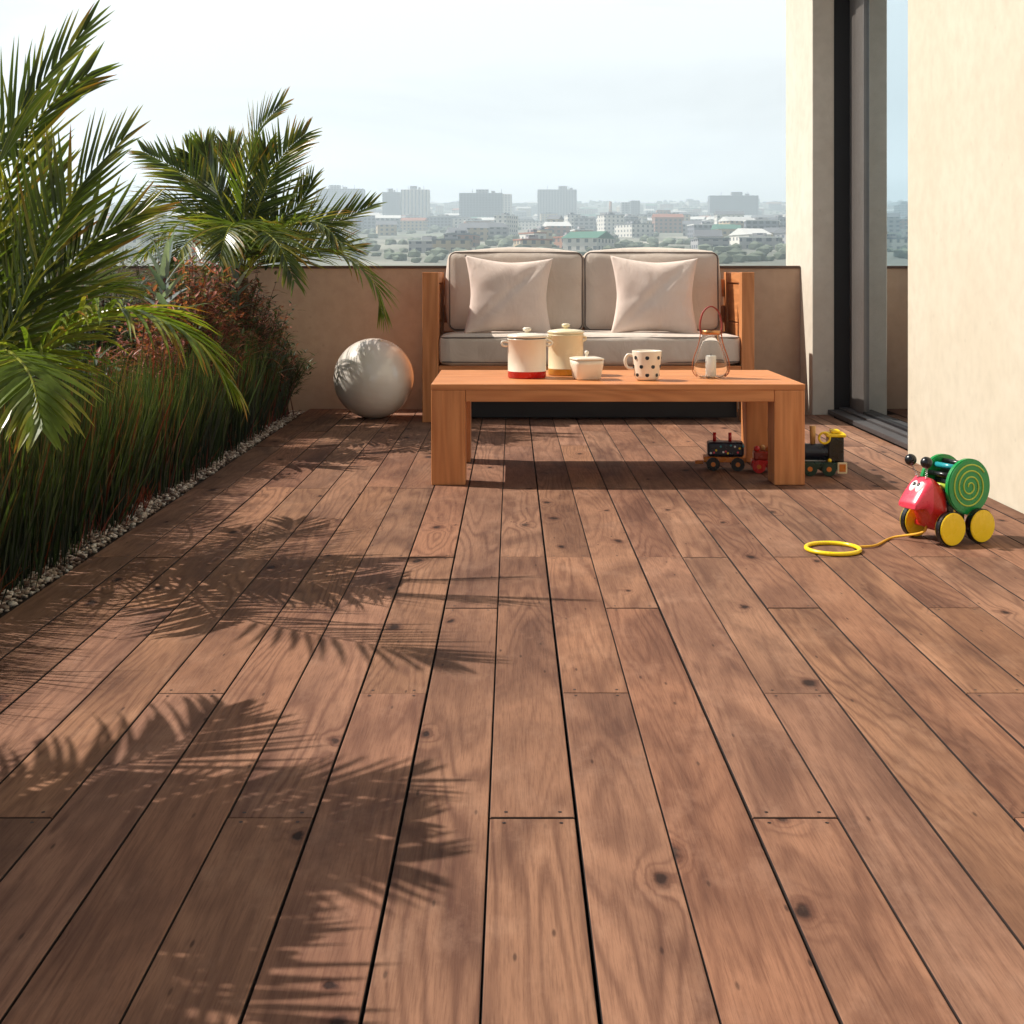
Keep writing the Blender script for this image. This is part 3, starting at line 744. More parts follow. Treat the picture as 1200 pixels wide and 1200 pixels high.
# head
bm = bmesh.new()
secs = [(.028, .070, .052, .112, .046), (.050, .060, .050, .118, .052), (.075, .052, .048, .134, .055), (.095, .060, .05, .150, .052), (.112, .078, .05, .152, .046), (.128, .094, .05, .140, .040), (.142, .106, .05, .124, .032), (.150, .111, .05, .116, .022)]
hd = bmesh.new(); rings = []
secs = [(.034, .052, .128, .034), (.046, .036, .156, .040), (.062, .034, .170, .042), (.080, .046, .182, .042), (.090, .080, .184, .042), (.104, .098, .170, .041), (.124, .098, .146, .039), (.142, .098, .122, .036), (.148, .101, .115, .033)]
for x, z0, z1, hw in secs:
    ring = []
    for k in range(20):
        a = 2*PI*k/20; c_, s_ = math.cos(a), math.sin(a); q = (abs(c_)**5+abs(s_)**5)**(-1/5)
        ring.append(hd.verts.new((x, c_*q*hw, (z0+z1)/2+s_*q*(z1-z0)/2)))
    rings.append(ring)
for A, B in zip(rings[:-1], rings[1:]):
    for k in range(20): f = hd.faces.new((A[k], A[(k+1) % 20], B[(k+1) % 20], B[k])); f.smooth = True
    # pink face on the snout
for f in hd.faces:
    cz = f.calc_center_median()
    if cz.x > .097 and cz.z > .090: f.material_index = 1
hd.faces.new(rings[0]); f = hd.faces.new(rings[-1]); f.material_index = 1
hm = mesh_obj('head', hd, [redp, pnk], t)
for s in (-1, 1):
    bm = bmesh.new(); bmesh.ops.create_uvsphere(bm, u_segments=16, v_segments=10, radius=.0125, matrix=Matrix.Translation((.112, s*.012, .158)) @ Matrix.Rotation(.85, 4, 'Y') @ Matrix.Diagonal((1.5, 1, .45, 1)))
    e = mesh_obj('eye', bm, wht, hm, True)
    bm = bmesh.new(); bmesh.ops.create_uvsphere(bm, u_segments=12, v_segments=8, radius=.0045, matrix=Matrix.Translation((.114, s*.009, .165)) @ Matrix.Rotation(.85, 4, 'Y') @ Matrix.Diagonal((1.3, 1, .5, 1)))
    mesh_obj('pupil', bm, blk, e, True)
    ant = bmesh.new(); pts = []
    for k in range(60):
        u = k/59; a = u*2*PI*7; pts.append((.092+.012*u+.0032*math.cos(a), s*(.014+.016*u)+.0032*math.sin(a), .176+u*.040))
    tube(ant, pts, .0010, 5); ao = mesh_obj('antenna_spring', ant, simple('spring steel', lin(190, 190, 190), .3, 1.), hm)
    bm = bmesh.new(); bmesh.ops.create_uvsphere(bm, u_segments=20, v_segments=14, radius=.0165, matrix=Matrix.Translation((.106, s*.031, .228)))
    mesh_obj('antenna_ball', bm, blk, ao, True)
bm = bmesh.new(); bmesh.ops.create_uvsphere(bm, u_segments=12, v_segments=8, radius=.010, matrix=Matrix.Translation((-.092, 0, .055))); mesh_obj('tail_knob', bm, redp, t, True)
# cord: from under the head to the ring, coordinates in the toy's frame
tm_inv = (Matrix.Translation(t.location) @ Matrix.Rotation(head_ang, 4, 'Z') @ Matrix.Scale(1.06, 4)).inverted()
def L3(px, py, z=.006):
    Y = (EYE-z)*F/(py-VY); return tm_inv @ Vector(((px-VX)/F*Y, Y, z))
cp = [Vector((.075, 0, .046)), Vector((.105, .01, .030)), L3(1046, 630), L3(1026, 639), L3(1005, 641)]
bm = bmesh.new(); tube(bm, catmull(cp, 40), .0034, 7); cord = mesh_obj('pull_cord', bm, rope_m, t, True)
rc = L3(976, 643); bm = bmesh.new()
for r_ in (.0,):
    tube(bm, [(rc.x+.071*math.cos(2*PI*k/48), rc.y+.071*math.sin(2*PI*k/48), .0065) for k in range(48)], .0058, 10, closed=True)
mesh_obj('pull_ring', bm, yel, cord, True)

# ------------------------------------------------------------------ toy train under the table
navy = tm('dark navy paint', lin(20, 26, 44), .3); org = tm('orange paint', lin(206, 120, 40)); dgr = tm('dark green paint', lin(14, 52, 40), .3)
def wheels(t, xs, hw, r, m):
    for x in xs:
        for s in (-1, 1):
            bm = bmesh.new(); disc(bm, x, s*hw, s*(hw+.012), r+.001, r, 24, 0, .002); w = mesh_obj('wheel', bm, m, t)
            bm = bmesh.new(); disc(bm, x, s*(hw+.012), s*(hw+.0135), r+.001, r*.35, 14, 0, 0); mesh_obj('hub', bm, org, w)
a = P(849, 550, 5.19)
t = thing('toy_wagon', 'dark toy wagon with coloured dots and pegs under the coffee table', 'toy wagon', (a.x, 5.19, 0), -.1, 'toy train cars by the table')
bm = bmesh.new(); box(bm, -.085, .085, -.04, .04, .034, .056, .004); mesh_obj('chassis', bm, org, t)
wheels(t, (-.048, .05), .042, .027, blk)
bm = bmesh.new(); box(bm, -.070, .076, -.042, .042, .0565, .115, .012, 4); load = mesh_obj('load_box', bm, navy, t)
R = random.Random(4)
for k in range(12):
    bm = bmesh.new(); disc(bm, -.055+.012*k*.95+R.uniform(-.004, .004), -.0435, -.0418, .068+R.random()*.038, .0042, 12, 0, 0); mesh_obj('dot', bm, [wht, pnk, yel, teal][k % 4], load)
for x in (-.040, .022):
    bm = bmesh.new(); tube(bm, [(x, 0, .113), (x, 0, .150)], .007, 10); mesh_obj('peg', bm, redp, t)
bm = bmesh.new(); box(bm, -.118, -.084, -.012, .012, .022, .036, .004); mesh_obj('coupling', bm, org, t)
a = P(893, 555, 5.10)
t = thing('toy_wagon', 'red toy wagon half hidden behind the right table leg', 'toy wagon', (a.x+.008, 5.13, 0), -.1, 'toy train cars by the table')
bm = bmesh.new(); box(bm, -.045, .06, -.036, .036, .030, .050, .004); mesh_obj('chassis', bm, redp, t)
wheels(t, (-.018, .040), .037, .026, redp)
bm = bmesh.new(); box(bm, -.038, .055, -.034, .034, .0505, .085, .008, 3); mesh_obj('load_box', bm, tm('brick red paint', lin(150, 52, 36)), t)
for k, (x, y) in enumerate(((-.024, -.014), (.0, .012), (.022, -.012), (.04, .01))):
    bm = bmesh.new(); bmesh.ops.create_uvsphere(bm, u_segments=12, v_segments=8, radius=.0125, matrix=Matrix.Translation((x, y, .094))); mesh_obj('wooden_bead', bm, [redp, natw, org, redp][k], t, True)
bm = bmesh.new(); tube(bm, [(.030, 0, .084), (.024, 0, .176)], .0055, 10); mesh_obj('peg', bm, natw, t)
a = P(966, 558, 5.03)
t = thing('toy_locomotive', 'dark toy locomotive with yellow roof and orange front beside the table leg', 'toy locomotive', (a.x, 5.06, 0), -.1, 'toy train cars by the table')
bm = bmesh.new(); box(bm, -.085, .086, -.042, .042, .026, .054, .004); mesh_obj('chassis', bm, dgr, t)
wheels(t, (-.055, .018), .043, .028, dgr)
bm = bmesh.new(); box(bm, .052, .089, -.046, -.0425, .012, .056, .003); mesh_obj('buffer_plate', bm, enam2, t)
bm = bmesh.new(); box(bm, .058, .083, -.048, -.0462, .019, .049, .001); mesh_obj('orange_square', bm, org, t)
bm = bmesh.new(); mt = Matrix.Translation((-.030, 0, .090)) @ Matrix.Rotation(PI/2, 4, 'Y'); bmesh.ops.create_cone(bm, cap_ends=True, segments=24, radius1=.033, radius2=.033, depth=.095, matrix=mt); mesh_obj('boiler', bm, navy, t)
bm = bmesh.new(); box(bm, .018, .078, -.038, .038, .0545, .152, .005, 3); mesh_obj('cab', bm, blk, t)
bm = bmesh.new(); box(bm, .008, .086, -.044, .044, .1525, .166, .005, 3); box(bm, .03, .066, -.03, .03, .1665, .178, .004); mesh_obj('roof', bm, yel, t)
bm = bmesh.new(); tube(bm, [(.002+.021*math.cos(2*PI*k/28), -.040, .150+.021*math.sin(2*PI*k/28)) for k in range(28)], .0045, 8, closed=True); mesh_obj('yellow_hoop', bm, yel, t, True)
bm = bmesh.new(); tube(bm, [(-.038, 0, .12), (-.038, 0, .192)], .010, 12, taper=1.25); mesh_obj('funnel', bm, natw, t)
bm = bmesh.new(); bmesh.ops.create_uvsphere(bm, u_segments=12, v_segments=8, radius=.008, matrix=Matrix.Translation((.022, -.041, .062))); mesh_obj('lamp', bm, yel, t, True)

# ------------------------------------------------------------------ planting
def leaf_mat(name, trans=.35, rough=.38):
    m = M_(name); a = m.n('Attribute', dict(attribute_name='col')).outputs['Color']
    v = m.obj; n_ = m.noise(v, 60, 4)
    c = m.mix(m.math('MULTIPLY', m.ramp(n_, .35, .7), .35), a, m.mix(1., a, (.55, .55, .5, 1), 'MULTIPLY'))
    b = m.n('BsdfPrincipled'); m.set(b.inputs['Base Color'], c); b.inputs['Roughness'].default_value = rough; b.inputs['Specular IOR Level'].default_value = .45
    tr = m.n('BsdfTranslucent'); m.set(tr.inputs[0], m.mix(1., c, (1.5, 1.6, .6, 1), 'MULTIPLY'))
    ms = m.n('MixShader'); ms.inputs[0].default_value = trans; m.set(ms.inputs[1], b); m.set(ms.inputs[2], tr); m.set(m.out.inputs[0], ms)
    return m.m
palm_m = leaf_mat('palm leaflets', .40, .30); grass_m = leaf_mat('grass blades', .3, .5); shrub_m = leaf_mat('shrub leaves', .3, .45)
trunk_m = simple('palm trunk fibre', lin(96, 74, 52), .95, 0, .3, 30, .8, 60); stem_m = simple('brown stems', lin(92, 52, 40), .85, 0, .2, 30)
def col3(*c): return Vector(lin(*c)[:3])
G_D, G_M, G_L, G_Y, G_O = col3(48, 60, 34), col3(74, 88, 42), col3(134, 156, 58), col3(196, 184, 84), col3(186, 112, 50)
def blade(vs, fs, cols, base, d, up, Ln, w, droop, c0, c1, seg=5, fold=.25, bend=None):
    """folded leaflet: 3 verts per row"""
    d = d.normalized(); side = d.cross(up)
    if side.length < .05: side = d.cross(Vector((1, 0, .3)))
    side.normalize(); nrm = side.cross(d).normalized()
    p = base.copy(); dd = d.copy(); b = len(vs)
    for i in range(seg+1):
        t = i/seg; ww = w*(min(1, t*5+.35))*(1-t**1.7)**.75 if t < 1 else 0.0004
        s2 = side*(ww/2)
        vs.append(tuple(p-s2+nrm*ww*fold)); vs.append(tuple(p)); vs.append(tuple(p+s2+nrm*ww*fold))
        c = c0.lerp(c1, max(0, (t-.35)/.65)**1.3); cols += [c, c*.92, c]
        dd = (dd+Vector((0, 0, -droop/seg))*(.4+1.2*t)).normalized(); p = p+dd*(Ln/seg)
        nrm = (nrm-dd*nrm.dot(dd)).normalized(); side = dd.cross(nrm).normalized()
    for i in range(seg):
        a = b+i*3; fs.append((a, a+1, a+4, a+3)); fs.append((a+1, a+2, a+5, a+4))
def frond(parent, cp, LL, n, roll=0., a0=62, a1=24, lift=28, droop=.35, seed=0, warm=.55, w=.0165, start=.12, dry=.03, glow=.0):
    R = random.Random(seed); S = 120; pts = catmull(cp, S); vs, fs, cols = [], [], []
    # rachis
    bm = bmesh.new()
    nl = n
    def frame(u):
        i = min(S-1, max(1, int(u*S))); f_ = u*S-int(u*S); p = pts[min(S, int(u*S))].lerp(pts[min(S, int(u*S)+1)], f_)
        T = (pts[min(S, i+1)]-pts[i-1]).normalized(); U = Vector((0, 0, 1)); N = U-T*T.dot(U)
        if N.length < .15: N = Vector((0, -1, 0))-T*T.dot(Vector((0, -1, 0)))
        N.normalize(); N = Matrix.Rotation(math.radians(roll), 3, T) @ N
        return p, T, N, T.cross(N).normalized()
    for k in range(nl):
        u = start+(1-start)*(k+.5)/nl; tt = (u-start)/(1-start)
        p, T, N, Sd = frame(u)
        for s in (-1, 1):
            if R.random() < .035: continue
            al = math.radians(a0+(a1-a0)*tt**1.1+R.uniform(-5, 5)); be = math.radians(lift+R.uniform(-9, 9))
            d = T*math.cos(al)+(Sd*s*math.cos(be)+N*math.sin(be))*math.sin(al)
            ln = LL*(.42+.58*math.sin(PI*min(1, (tt*.86+.14))**.85))*(1-.25*tt)*R.uniform(.86, 1.06)
            g = R.random(); c0 = G_D.lerp(G_M, g).lerp(G_L, .25*R.random()); c0 = c0.lerp(G_L, glow); c1 = c0.lerp(G_L, .6)  # glow: lighter base green painted on fronds that the sun lights
            if R.random() < warm: c1 = c0.lerp(G_Y, R.uniform(.3, .9))  # yellow ends at random, partly sunlight painted into the tips
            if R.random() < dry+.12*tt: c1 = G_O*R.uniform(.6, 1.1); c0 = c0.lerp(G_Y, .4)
            blade(vs, fs, cols, p+Sd*s*.002, d, N, ln, w*R.uniform(.8, 1.15), droop*R.uniform(.6, 1.4), c0, c1)
    # rachis tube as part of the same frond mesh
    nr = 5; b = len(vs); m_ = 24; rc = G_L.lerp(G_Y, .5)
    for i in range(m_+1):
        p, T, N, Sd = frame(i/m_*.995); rr = .0075*(1-.82*i/m_)
        for k in range(nr): a = 2*PI*k/nr; vs.append(tuple(p+Sd*rr*math.cos(a)+N*rr*math.sin(a))); cols.append(rc)
    for i in range(m_):
        for k in range(nr): a = b+i*nr+k; a2 = b+i*nr+(k+1) % nr; fs.append((a, a2, a2+nr, a+nr))
    return raw_obj('frond', vs, fs, palm_m, parent, cols=cols)
def trunk(parent, base, top, r0, r1):
    bm = bmesh.new(); n = 26; pts = [base.lerp(top, i/n)+Vector((.01*math.sin(i*.7), .01*math.cos(i*.5), 0)) for i in range(n+1)]
    tube(bm, pts, lambda u: (r0+(r1-r0)*u)*(1+.12*((u*n) % 2)), 14)
    return mesh_obj('trunk', bm, trunk_m, parent)
def palm(base, crown, specs, label, seed, LL, n=44, extra=()):
    """specs: list of (control pixels with depth) ; parent empty at the base"""
    t = thing('palm', label, 'palm', base, 0, 'palms along the left planter'); B = Vector(base)
    trunk(t, Vector((0, 0, 0)), Vector(crown)-B, .055, .04)
    cr_ = Vector(crown)-B
    for i, sp in enumerate(specs):
        pts = [cr_+Vector((0, 0, -.02))]+[P(*q)-B for q in sp['p']]
        k = {a: b for a, b in sp.items() if a != 'p'}; ll = k.pop('LL', LL); nn = k.pop('n', n)
        frond(t, pts, ll, nn, seed=seed*100+i, **k)
    for i, (tip, sag, kw) in enumerate(extra):
        tip = Vector(tip)-B; mid = cr_.lerp(tip, .5)+Vector((0, 0, sag)); q = cr_.lerp(tip, .25)+Vector((0, 0, sag*.8))
        kw = dict(kw); ll = kw.pop('LL', LL)
        frond(t, [cr_, q, mid, cr_.lerp(tip, .8)+Vector((0, 0, sag*.55)), tip], ll, n, seed=seed*100+50+i, **kw)
    return t
# near palm (left edge of the frame)
Y = 3.6; cr1 = P(-32, 455, Y)
palm((cr1.x-.03, Y, -.02), tuple(cr1), [
    dict(p=[(-28, 330, 3.55), (-10, 215, 3.5), (30, 125, 3.5), (104, 30, 3.5)], roll=65, lift=12, droop=.05, warm=.6, a0=40, a1=14),
    dict(p=[(-20, 340, 3.65), (5, 235, 3.65), (45, 140, 3.65), (104, 86, 3.7)], roll=75, lift=10, droop=.10, warm=.4, a0=42, a1=16),
    dict(p=[(15, 380, 3.5), (50, 300, 3.45), (90, 225, 3.45), (146, 162, 3.4)], roll=70, lift=16, droop=.0, warm=.6, a0=52, a1=18),
    dict(p=[(20, 400, 3.7), (65, 335, 3.75), (110, 282, 3.8), (170, 247, 3.85)], roll=62, lift=20, droop=.0, warm=.5, a0=52, a1=18),
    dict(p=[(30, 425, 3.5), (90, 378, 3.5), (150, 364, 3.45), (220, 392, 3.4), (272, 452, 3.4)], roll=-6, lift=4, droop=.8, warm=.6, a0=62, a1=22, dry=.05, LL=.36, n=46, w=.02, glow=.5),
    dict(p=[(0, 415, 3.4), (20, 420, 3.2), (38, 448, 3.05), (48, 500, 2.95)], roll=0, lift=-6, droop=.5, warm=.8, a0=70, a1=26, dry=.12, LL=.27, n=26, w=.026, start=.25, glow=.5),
    dict(p=[(-25, 350, 3.7), (-40, 250, 3.8), (-20, 170, 3.9), (20, 175, 3.9)], roll=50, lift=10, droop=.1, a0=50),
    dict(p=[(10, 400, 3.8), (50, 350, 4.0), (95, 330, 4.1), (140, 335, 4.2)], roll=40, lift=20, droop=.2, warm=.4),
    dict(p=[(-50, 420, 3.5), (-110, 400, 3.4), (-160, 440, 3.3), (-190, 520, 3.2)], roll=0, lift=5, droop=.6),
    dict(p=[(-40, 380, 3.8), (-90, 300, 3.9), (-150, 280, 4.0), (-200, 330, 4.1)], roll=0, lift=15, droop=.4),
    dict(p=[(-80, 330, 3.4), (-120, 180, 3.2), (-120, 60, 3.1), (-90, 0, 3.0)], roll=10, lift=16, droop=.2),
    dict(p=[(0, 390, 3.65), (25, 320, 3.7), (45, 240, 3.75), (60, 185, 3.8)], roll=80, lift=14, droop=.0, warm=.6, a0=44, a1=18),
], 'near palm at the left edge with long dark arching fronds', 1, .35, 29, [(q, .2, dict(lift=14, droop=.3)) for q in ((-1.95, 4.3, 1.25), (-1.62, 4.4, 1.05), (-2.05, 4.6, 1.0), (-2.2, 4.0, 1.2)  )])
# far palm
Y = 6.75; cr2 = P(283, 325, Y)
S2 = [dict(p=[(285, 260, Y), (290, 205, Y), (303, 155, Y-.05), (331, 122, Y-.1)], roll=65, lift=12, droop=.05),
      dict(p=[(296, 262, Y), (312, 220, Y), (332, 182, Y), (358, 157, Y)], roll=70, lift=10, droop=.05),
      dict(p=[(262, 262, Y), (236, 225, Y+.1), (205, 198, Y+.1), (168, 178, Y+.15)], roll=-60, lift=14, droop=.15, warm=.6),
      dict(p=[(255, 280, Y), (222, 247, Y-.1), (186, 236, Y-.2), (150, 262, Y-.3)], roll=-20, lift=10, droop=.6),
      dict(p=[(270, 265, Y), (255, 225, Y), (245, 195, Y+.1), (240, 170, Y+.1)], roll=85, lift=14, droop=.0, a0=46),
      dict(p=[(280, 262, Y+.1), (276, 225, Y+.2), (272, 195, Y+.2), (266, 168, Y+.2)], roll=80, lift=14, droop=.0, a0=46),
      dict(p=[(305, 290, Y), (345, 278, Y-.1), (390, 262, Y-.1), (436, 241, Y-.1)], roll=48, lift=24, droop=.0, warm=.2),
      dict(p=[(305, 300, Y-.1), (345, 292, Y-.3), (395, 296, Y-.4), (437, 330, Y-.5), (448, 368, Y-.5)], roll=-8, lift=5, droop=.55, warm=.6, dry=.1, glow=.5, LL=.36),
      dict(p=[(300, 285, Y), (325, 262, Y+.1), (350, 240, Y+.1), (366, 212, Y+.1)], roll=50, lift=18, droop=.1, warm=.95),
      dict(p=[(310, 305, Y+.1), (350, 300, Y+.2), (390, 290, Y+.3), (418, 292, Y+.3)], roll=30, lift=22, droop=.2),
      dict(p=[(270, 290, Y-.2), (240, 275, Y-.4), (215, 290, Y-.6), (200, 325, Y-.7)], roll=0, lift=8, droop=.5),
      dict(p=[(285, 280, Y-.3), (300, 268, Y-.5), (325, 285, Y-.75), (345, 330, Y-.9)], roll=0, lift=8, droop=.5),
      dict(p=[(282, 280, Y-.3), (275, 262, Y-.5), (265, 275, Y-.75), (255, 315, Y-.9)], roll=0, lift=8, droop=.5),
      dict(p=[(262, 250, Y+.2), (250, 215, Y+.3), (236, 195, Y+.3), (222, 180, Y+.3)], roll=-80, lift=14, droop=.0, a0=46),
      dict(p=[(296, 255, Y+.2), (300, 225, Y+.3), (306, 195, Y+.3), (312, 172, Y+.3)], roll=80, lift=14, droop=.0, a0=46),
      dict(p=[(310, 280, Y-.2), (345, 262, Y-.3), (375, 262, Y-.4), (400, 285, Y-.5)], roll=10, lift=12, droop=.3),
      dict(p=[(268, 290, Y+.2), (235, 262, Y+.3), (200, 268, Y+.4), (168, 300, Y+.5)], roll=0, lift=15, droop=.4)]
palm((cr2.x-.02, Y+.02, -.02), tuple(cr2), S2, 'far palm in the corner whose fronds spread over the parapet', 2, .33, 44)
# palm standing left of the camera: throws the frond shadows on the near boards
ex = []
R = random.Random(9)
for tip, sag in (((-1.02, 2.12, 1.0), .16), ((-1.16, 1.74, 1.0), .2), ((-1.40, 2.60, 1.0), .2), ((-1.26, 2.34, 1.25), .1), ((-1.6, 1.5, 1.15), .2), ((-2.2, 1.8, 1.1), .2), ((-2.2, 2.5, 1.2), .2),
                 ((-1.10, 1.98, .80), .24), ((-1.40, 1.55, 1.2), .12), ((-1.20, 1.52, .85), .2), ((-1.30, 1.66, .75), .2), ((-1.5, 2.0, 1.4), .05), ((-1.36, 1.42, 1.0), .15), ((-1.04, 1.50, .95), .2), ((-1.25, 2.05, 1.25), .12)):
    ex.append((tip, sag, dict(roll=R.uniform(-15, 15), lift=12, droop=.35, LL=.30)))
palm((-1.68, 2.1, -.02), (-1.68, 2.1, .70), [], 'palm just outside the left edge casting frond shadows on the near boards', 3, .34, 40, ex)

# grass
vs, fs, cols = [], [], []
R = random.Random(21)
GR = [col3(22, 36, 20), col3(32, 50, 26), col3(58, 78, 36), col3(28, 42, 30)]
clumps = []
for k in range(330):
    y = R.uniform(2.3, 7.25); x = -1.30-abs(R.gauss(0, .33))
    if x < -2.3: x = R.uniform(-2.3, -1.4)
    clumps.append((x, y))
for k in range(110): clumps.append((R.uniform(-1.35, -1.275), 2.4+4.8*k/110+R.uniform(-.05, .05)))
for (x, y) in clumps:
    H = R.uniform(.34, .56); redb = R.random() < .06; tipr = (R.random() < .1)
    for b_ in range(30):
        a = R.uniform(0, 2*PI); tilt = abs(R.gauss(0, .15)); d = Vector((math.cos(a)*tilt+.05, math.sin(a)*tilt, 1))
        c0 = R.choice(GR)*R.uniform(.7, 1.2); c1 = c0.lerp(col3(120, 140, 64), R.uniform(.1, .7))
        if redb and R.random() < .6: cb = col3(96, 40, 30)
        else: cb = c0
        if R.random() < .08: c1 = col3(150, 110, 70)
        if tipr and R.random() < .5: c1 = col3(150, 60, 40)
        base = Vector((x+R.gauss(0, .022), y+R.gauss(0, .022), -.02))
        blade(vs, fs, cols, base, d, Vector((math.sin(a), -math.cos(a), .2)), H*R.uniform(.55, 1.1), R.uniform(.005, .0100), R.uniform(.02, .45), cb if R.random() < .5 else c0, c1, 4, .2)
tag(raw_obj('ornamental_grass', vs, fs, grass_m, cols=cols), 'dense dark green ornamental grass filling the bed along the deck', 'grass', kind='stuff')
# red stem shoots at the deck side
vs, fs, cols = [], [], []
for k in range(420):
    y = R.uniform(2.5, 7.1); x = R.gauss(-1.29, .025); a = R.uniform(0, 2*PI); tl = abs(R.gauss(0, .35))
    c0 = col3(118, 50, 36)*R.uniform(.6, 1.3); c1 = c0.lerp(col3(160, 90, 60), R.random())
    blade(vs, fs, cols, Vector((x, y, -.02)), Vector((math.cos(a)*tl, math.sin(a)*tl, 1)), Vector((math.sin(a), -math.cos(a), .2)), R.uniform(.07, .2), .0045, R.uniform(0, .7), c0, c1, 3, .2)
tag(raw_obj('red_grass_shoots', vs, fs, grass_m, cols=cols), 'short reddish grass shoots springing beside the pebbles', 'grass', kind='stuff')
# pebbles
vs, fs = [], []; R = random.Random(31); pc = []
for k in range(6500):
    y = 1.6+5.85*R.random(); x = -1.196-abs(R.gauss(0, .075))-R.random()*.03
    if x < -1.42: continue
    s = R.uniform(.004, .0095); b = len(vs); q = Vector((x-s, y, -.016+R.random()*.012)); c = col3(*R.choice(((190, 174, 160), (160, 142, 128), (128, 108, 96), (214, 204, 194), (96, 76, 66))))
    sx, sy, sz = R.uniform(.8, 1.4), R.uniform(.8, 1.4), R.uniform(.5, .9); ra = R.uniform(0, PI); ca, sa = math.cos(ra), math.sin(ra)
    for v in iv:
        k_ = R.uniform(.85, 1.15)*s; vx, vy = v.x*sx*k_, v.y*sy*k_
        vs.append((q.x+vx*ca-vy*sa, q.y+vx*sa+vy*ca, q.z+v.z*sz*k_)); pc.append(c)
    for f in ifc: fs.append([b+j for j in f])
m = M_('pebbles'); m.bsdf(m.n('Attribute', dict(attribute_name='col')).outputs['Color'], .7, 0, None, .3)
tag(raw_obj('pebbles', vs, fs, m.m, smooth=True, cols=pc), 'strip of small pale pebbles between deck and planting', 'pebbles', kind='stuff')

# shrubs with separate leaves
def shrub(base, H, rad, nst, leaves, lab, name, cat, cset, lw, ll, seed, group=None):
    R = random.Random(seed); t = thing(name, lab, cat, base, 0, group); bm = bmesh.new(); vs, fs, cols = [], [], []
    for s in range(nst):
        a = R.uniform(0, 2*PI); rr = rad*math.sqrt(R.random()); tip = Vector((rr*math.cos(a), rr*math.sin(a), H*R.uniform(.6, 1.05)*(1-.3*rr/rad)))
        pts = catmull([(R.gauss(0, .02), R.gauss(0, .02), 0), tip*.45+Vector((0, 0, .08*H)), tip], 8); tube(bm, pts, .004, 5, taper=.3)
        for l in range(leaves):
            u = R.uniform(.4, 1.03); i = min(7, int(u*8)); p = pts[i].lerp(pts[i+1], min(1, u*8-i)); aa = R.uniform(0, 2*PI)
            c = R.choice(cset)*R.uniform(.75, 1.2)
            off = Vector((R.gauss(0, .02), R.gauss(0, .02), R.gauss(0, .02)))
            blade(vs, fs, cols, p+off, Vector((math.cos(aa), math.sin(aa), R.uniform(-.1, .9))), Vector((0, 0, 1)), ll*R.uniform(.6, 1.2), lw*R.uniform(.7, 1.2), R.uniform(.1, .7), c, c*1.15, 4, .15)
    mesh_obj('stems', bm, stem_m, t); raw_obj('foliage', vs, fs, shrub_m, t, cols=cols)
RS = [col3(150, 82, 70), col3(182, 112, 96), col3(120, 66, 54), col3(86, 98, 62), col3(104, 112, 74), col3(204, 142, 124)]
GS = [col3(52, 70, 40), col3(70, 88, 50), col3(90, 100, 60)]
SV = [col3(150, 166, 168), col3(118, 138, 140), col3(168, 180, 180)]
def at(px, Y): return (px-VX)/F*Y
G6 = RS+GS[:2]
shrub((at(222, 5.75), 5.75, -.02), .98, .28, 80, 44, 'tall red leaved shrub in front of the far palm', 'red_leaf_shrub', 'shrub', RS, .015, .060, 1, 'red leaved shrubs')
shrub((at(275, 6.55), 6.55, -.02), .98, .28, 80, 44, 'red and green shrub around the stem of the far palm', 'red_leaf_shrub', 'shrub', G6, .015, .060, 2, 'red leaved shrubs')
shrub((at(306, 6.95), 6.95, -.02), .76, .22, 60, 40, 'lower red and green shrub between the far palm and the ball', 'red_leaf_shrub', 'shrub', G6, .014, .055, 7, 'red leaved shrubs')
shrub((at(160, 5.2), 5.2, -.02), .74, .22, 50, 38, 'small russet shrub rising behind the near drooping frond', 'red_leaf_shrub', 'shrub', RS[:3], .012, .05, 3, 'red leaved shrubs')
shrub((at(110, 6.1), 6.1, -.02), 1.06, .36, 70, 40, 'grey green shrub between the two palms against the parapet', 'grey_shrub', 'shrub', [col3(104, 112, 96), col3(86, 96, 78)], .018, .06, 4, 'green shrubs')
shrub((at(190, 6.7), 6.7, -.02), 1.10, .32, 80, 40, 'grey green shrub at the left foot of the far palm', 'grey_shrub', 'shrub', [col3(84, 92, 76), col3(66, 76, 56)], .018, .06, 8, 'green shrubs')
shrub((at(332, 7.2), 7.2, -.02), .54, .17, 44, 34, 'low dark green shrub at the corner next to the ball', 'green_shrub', 'shrub', GS, .012, .055, 5, 'green shrubs')
shrub((at(50, 4.9), 4.9, -.02), .74, .30, 44, 34, 'dark green shrub under the near palm fronds', 'green_shrub', 'shrub', GS, .018, .08, 6, 'green shrubs')
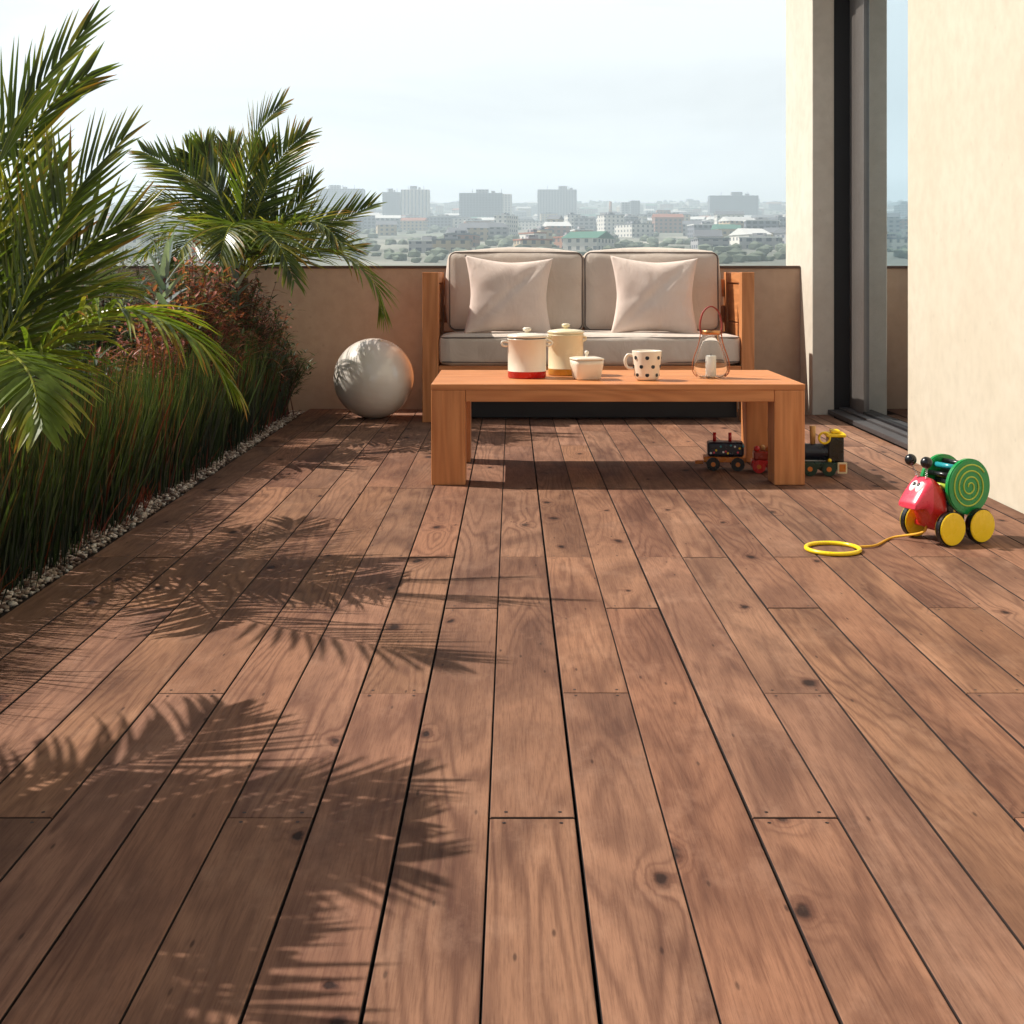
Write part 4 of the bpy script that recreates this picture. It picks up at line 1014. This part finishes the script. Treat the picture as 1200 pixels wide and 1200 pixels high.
def rosette(base, H, n, ln, lw, lab, seed):
    R = random.Random(seed); t = thing('silver_leaf_plant', lab, 'plant', base, 0, 'silver broad leaved plants'); vs, fs, cols = [], [], []
    bm = bmesh.new(); tube(bm, [(0, 0, 0), (.01, 0, H)], .009, 8, taper=.7); mesh_obj('stem', bm, stem_m, t)
    for k in range(n):
        a = k*2.4; u = k/n; d = Vector((math.cos(a)*(1.1-u*.8), math.sin(a)*(1.1-u*.8), .5+u)); c = R.choice(SV)*R.uniform(.8, 1.1)
        blade(vs, fs, cols, Vector((.008, 0, H*(.75+.25*u))), d, Vector((0, 0, 1)), ln*R.uniform(.8, 1.1), lw, .35, c*.85, c, 7, .18)
    raw_obj('leaves', vs, fs, shrub_m, t, cols=cols, smooth=True)
rosette((at(190, 5.45), 5.45, -.02), .84, 14, .20, .042, 'tall silvery broad leaved plant left of the far palm crown', 1)
rosette((at(275, 6.4), 6.4, -.02), .84, 10, .15, .038, 'silvery plant with upright leaves below the far palm crown', 2)
rosette((at(322, 6.9), 6.9, -.02), .36, 8, .14, .046, 'low silvery broad leaved plant near the end of the bed', 3)

# every slat, post, rail and mast a piece of its own
SPLIT = {'apron', 'arm_post', 'antenna', 'arm_panel', 'frame', 'rail', 'seat_rail', 'seat_slat', 'back_slat', 'drum_stand', 'plant_room', 'sill'}
for o in list(C.objects):
    if o.type != 'MESH' or o.name.split('.')[0] not in SPLIT: continue
    bm = bmesh.new(); bm.from_mesh(o.data); bm.verts.ensure_lookup_table(); seen = set(); isl = []
    for v in bm.verts:
        if v.index in seen: continue
        st = [v]; seen.add(v.index); g_ = []
        while st:
            q = st.pop(); g_.append(q.index)
            for e in q.link_edges:
                w_ = e.other_vert(q)
                if w_.index not in seen: seen.add(w_.index); st.append(w_)
        isl.append(set(g_))
    if len(isl) > 1:
        base = o.name.split('.')[0]
        for k in range(1, len(isl)):
            b2 = bm.copy(); b2.verts.ensure_lookup_table()
            bmesh.ops.delete(b2, geom=[v for v in b2.verts if v.index not in isl[k]], context='VERTS')
            me = bpy.data.meshes.new(base); b2.to_mesh(me); b2.free()
            for m_ in o.data.materials: me.materials.append(m_)
            n_ = bpy.data.objects.new(base, me); C.objects.link(n_); n_.parent = o.parent; n_.location = o.location; n_.rotation_euler = o.rotation_euler
        bmesh.ops.delete(bm, geom=[v for v in bm.verts if v.index not in isl[0]], context='VERTS'); bm.to_mesh(o.data)
    bm.free()
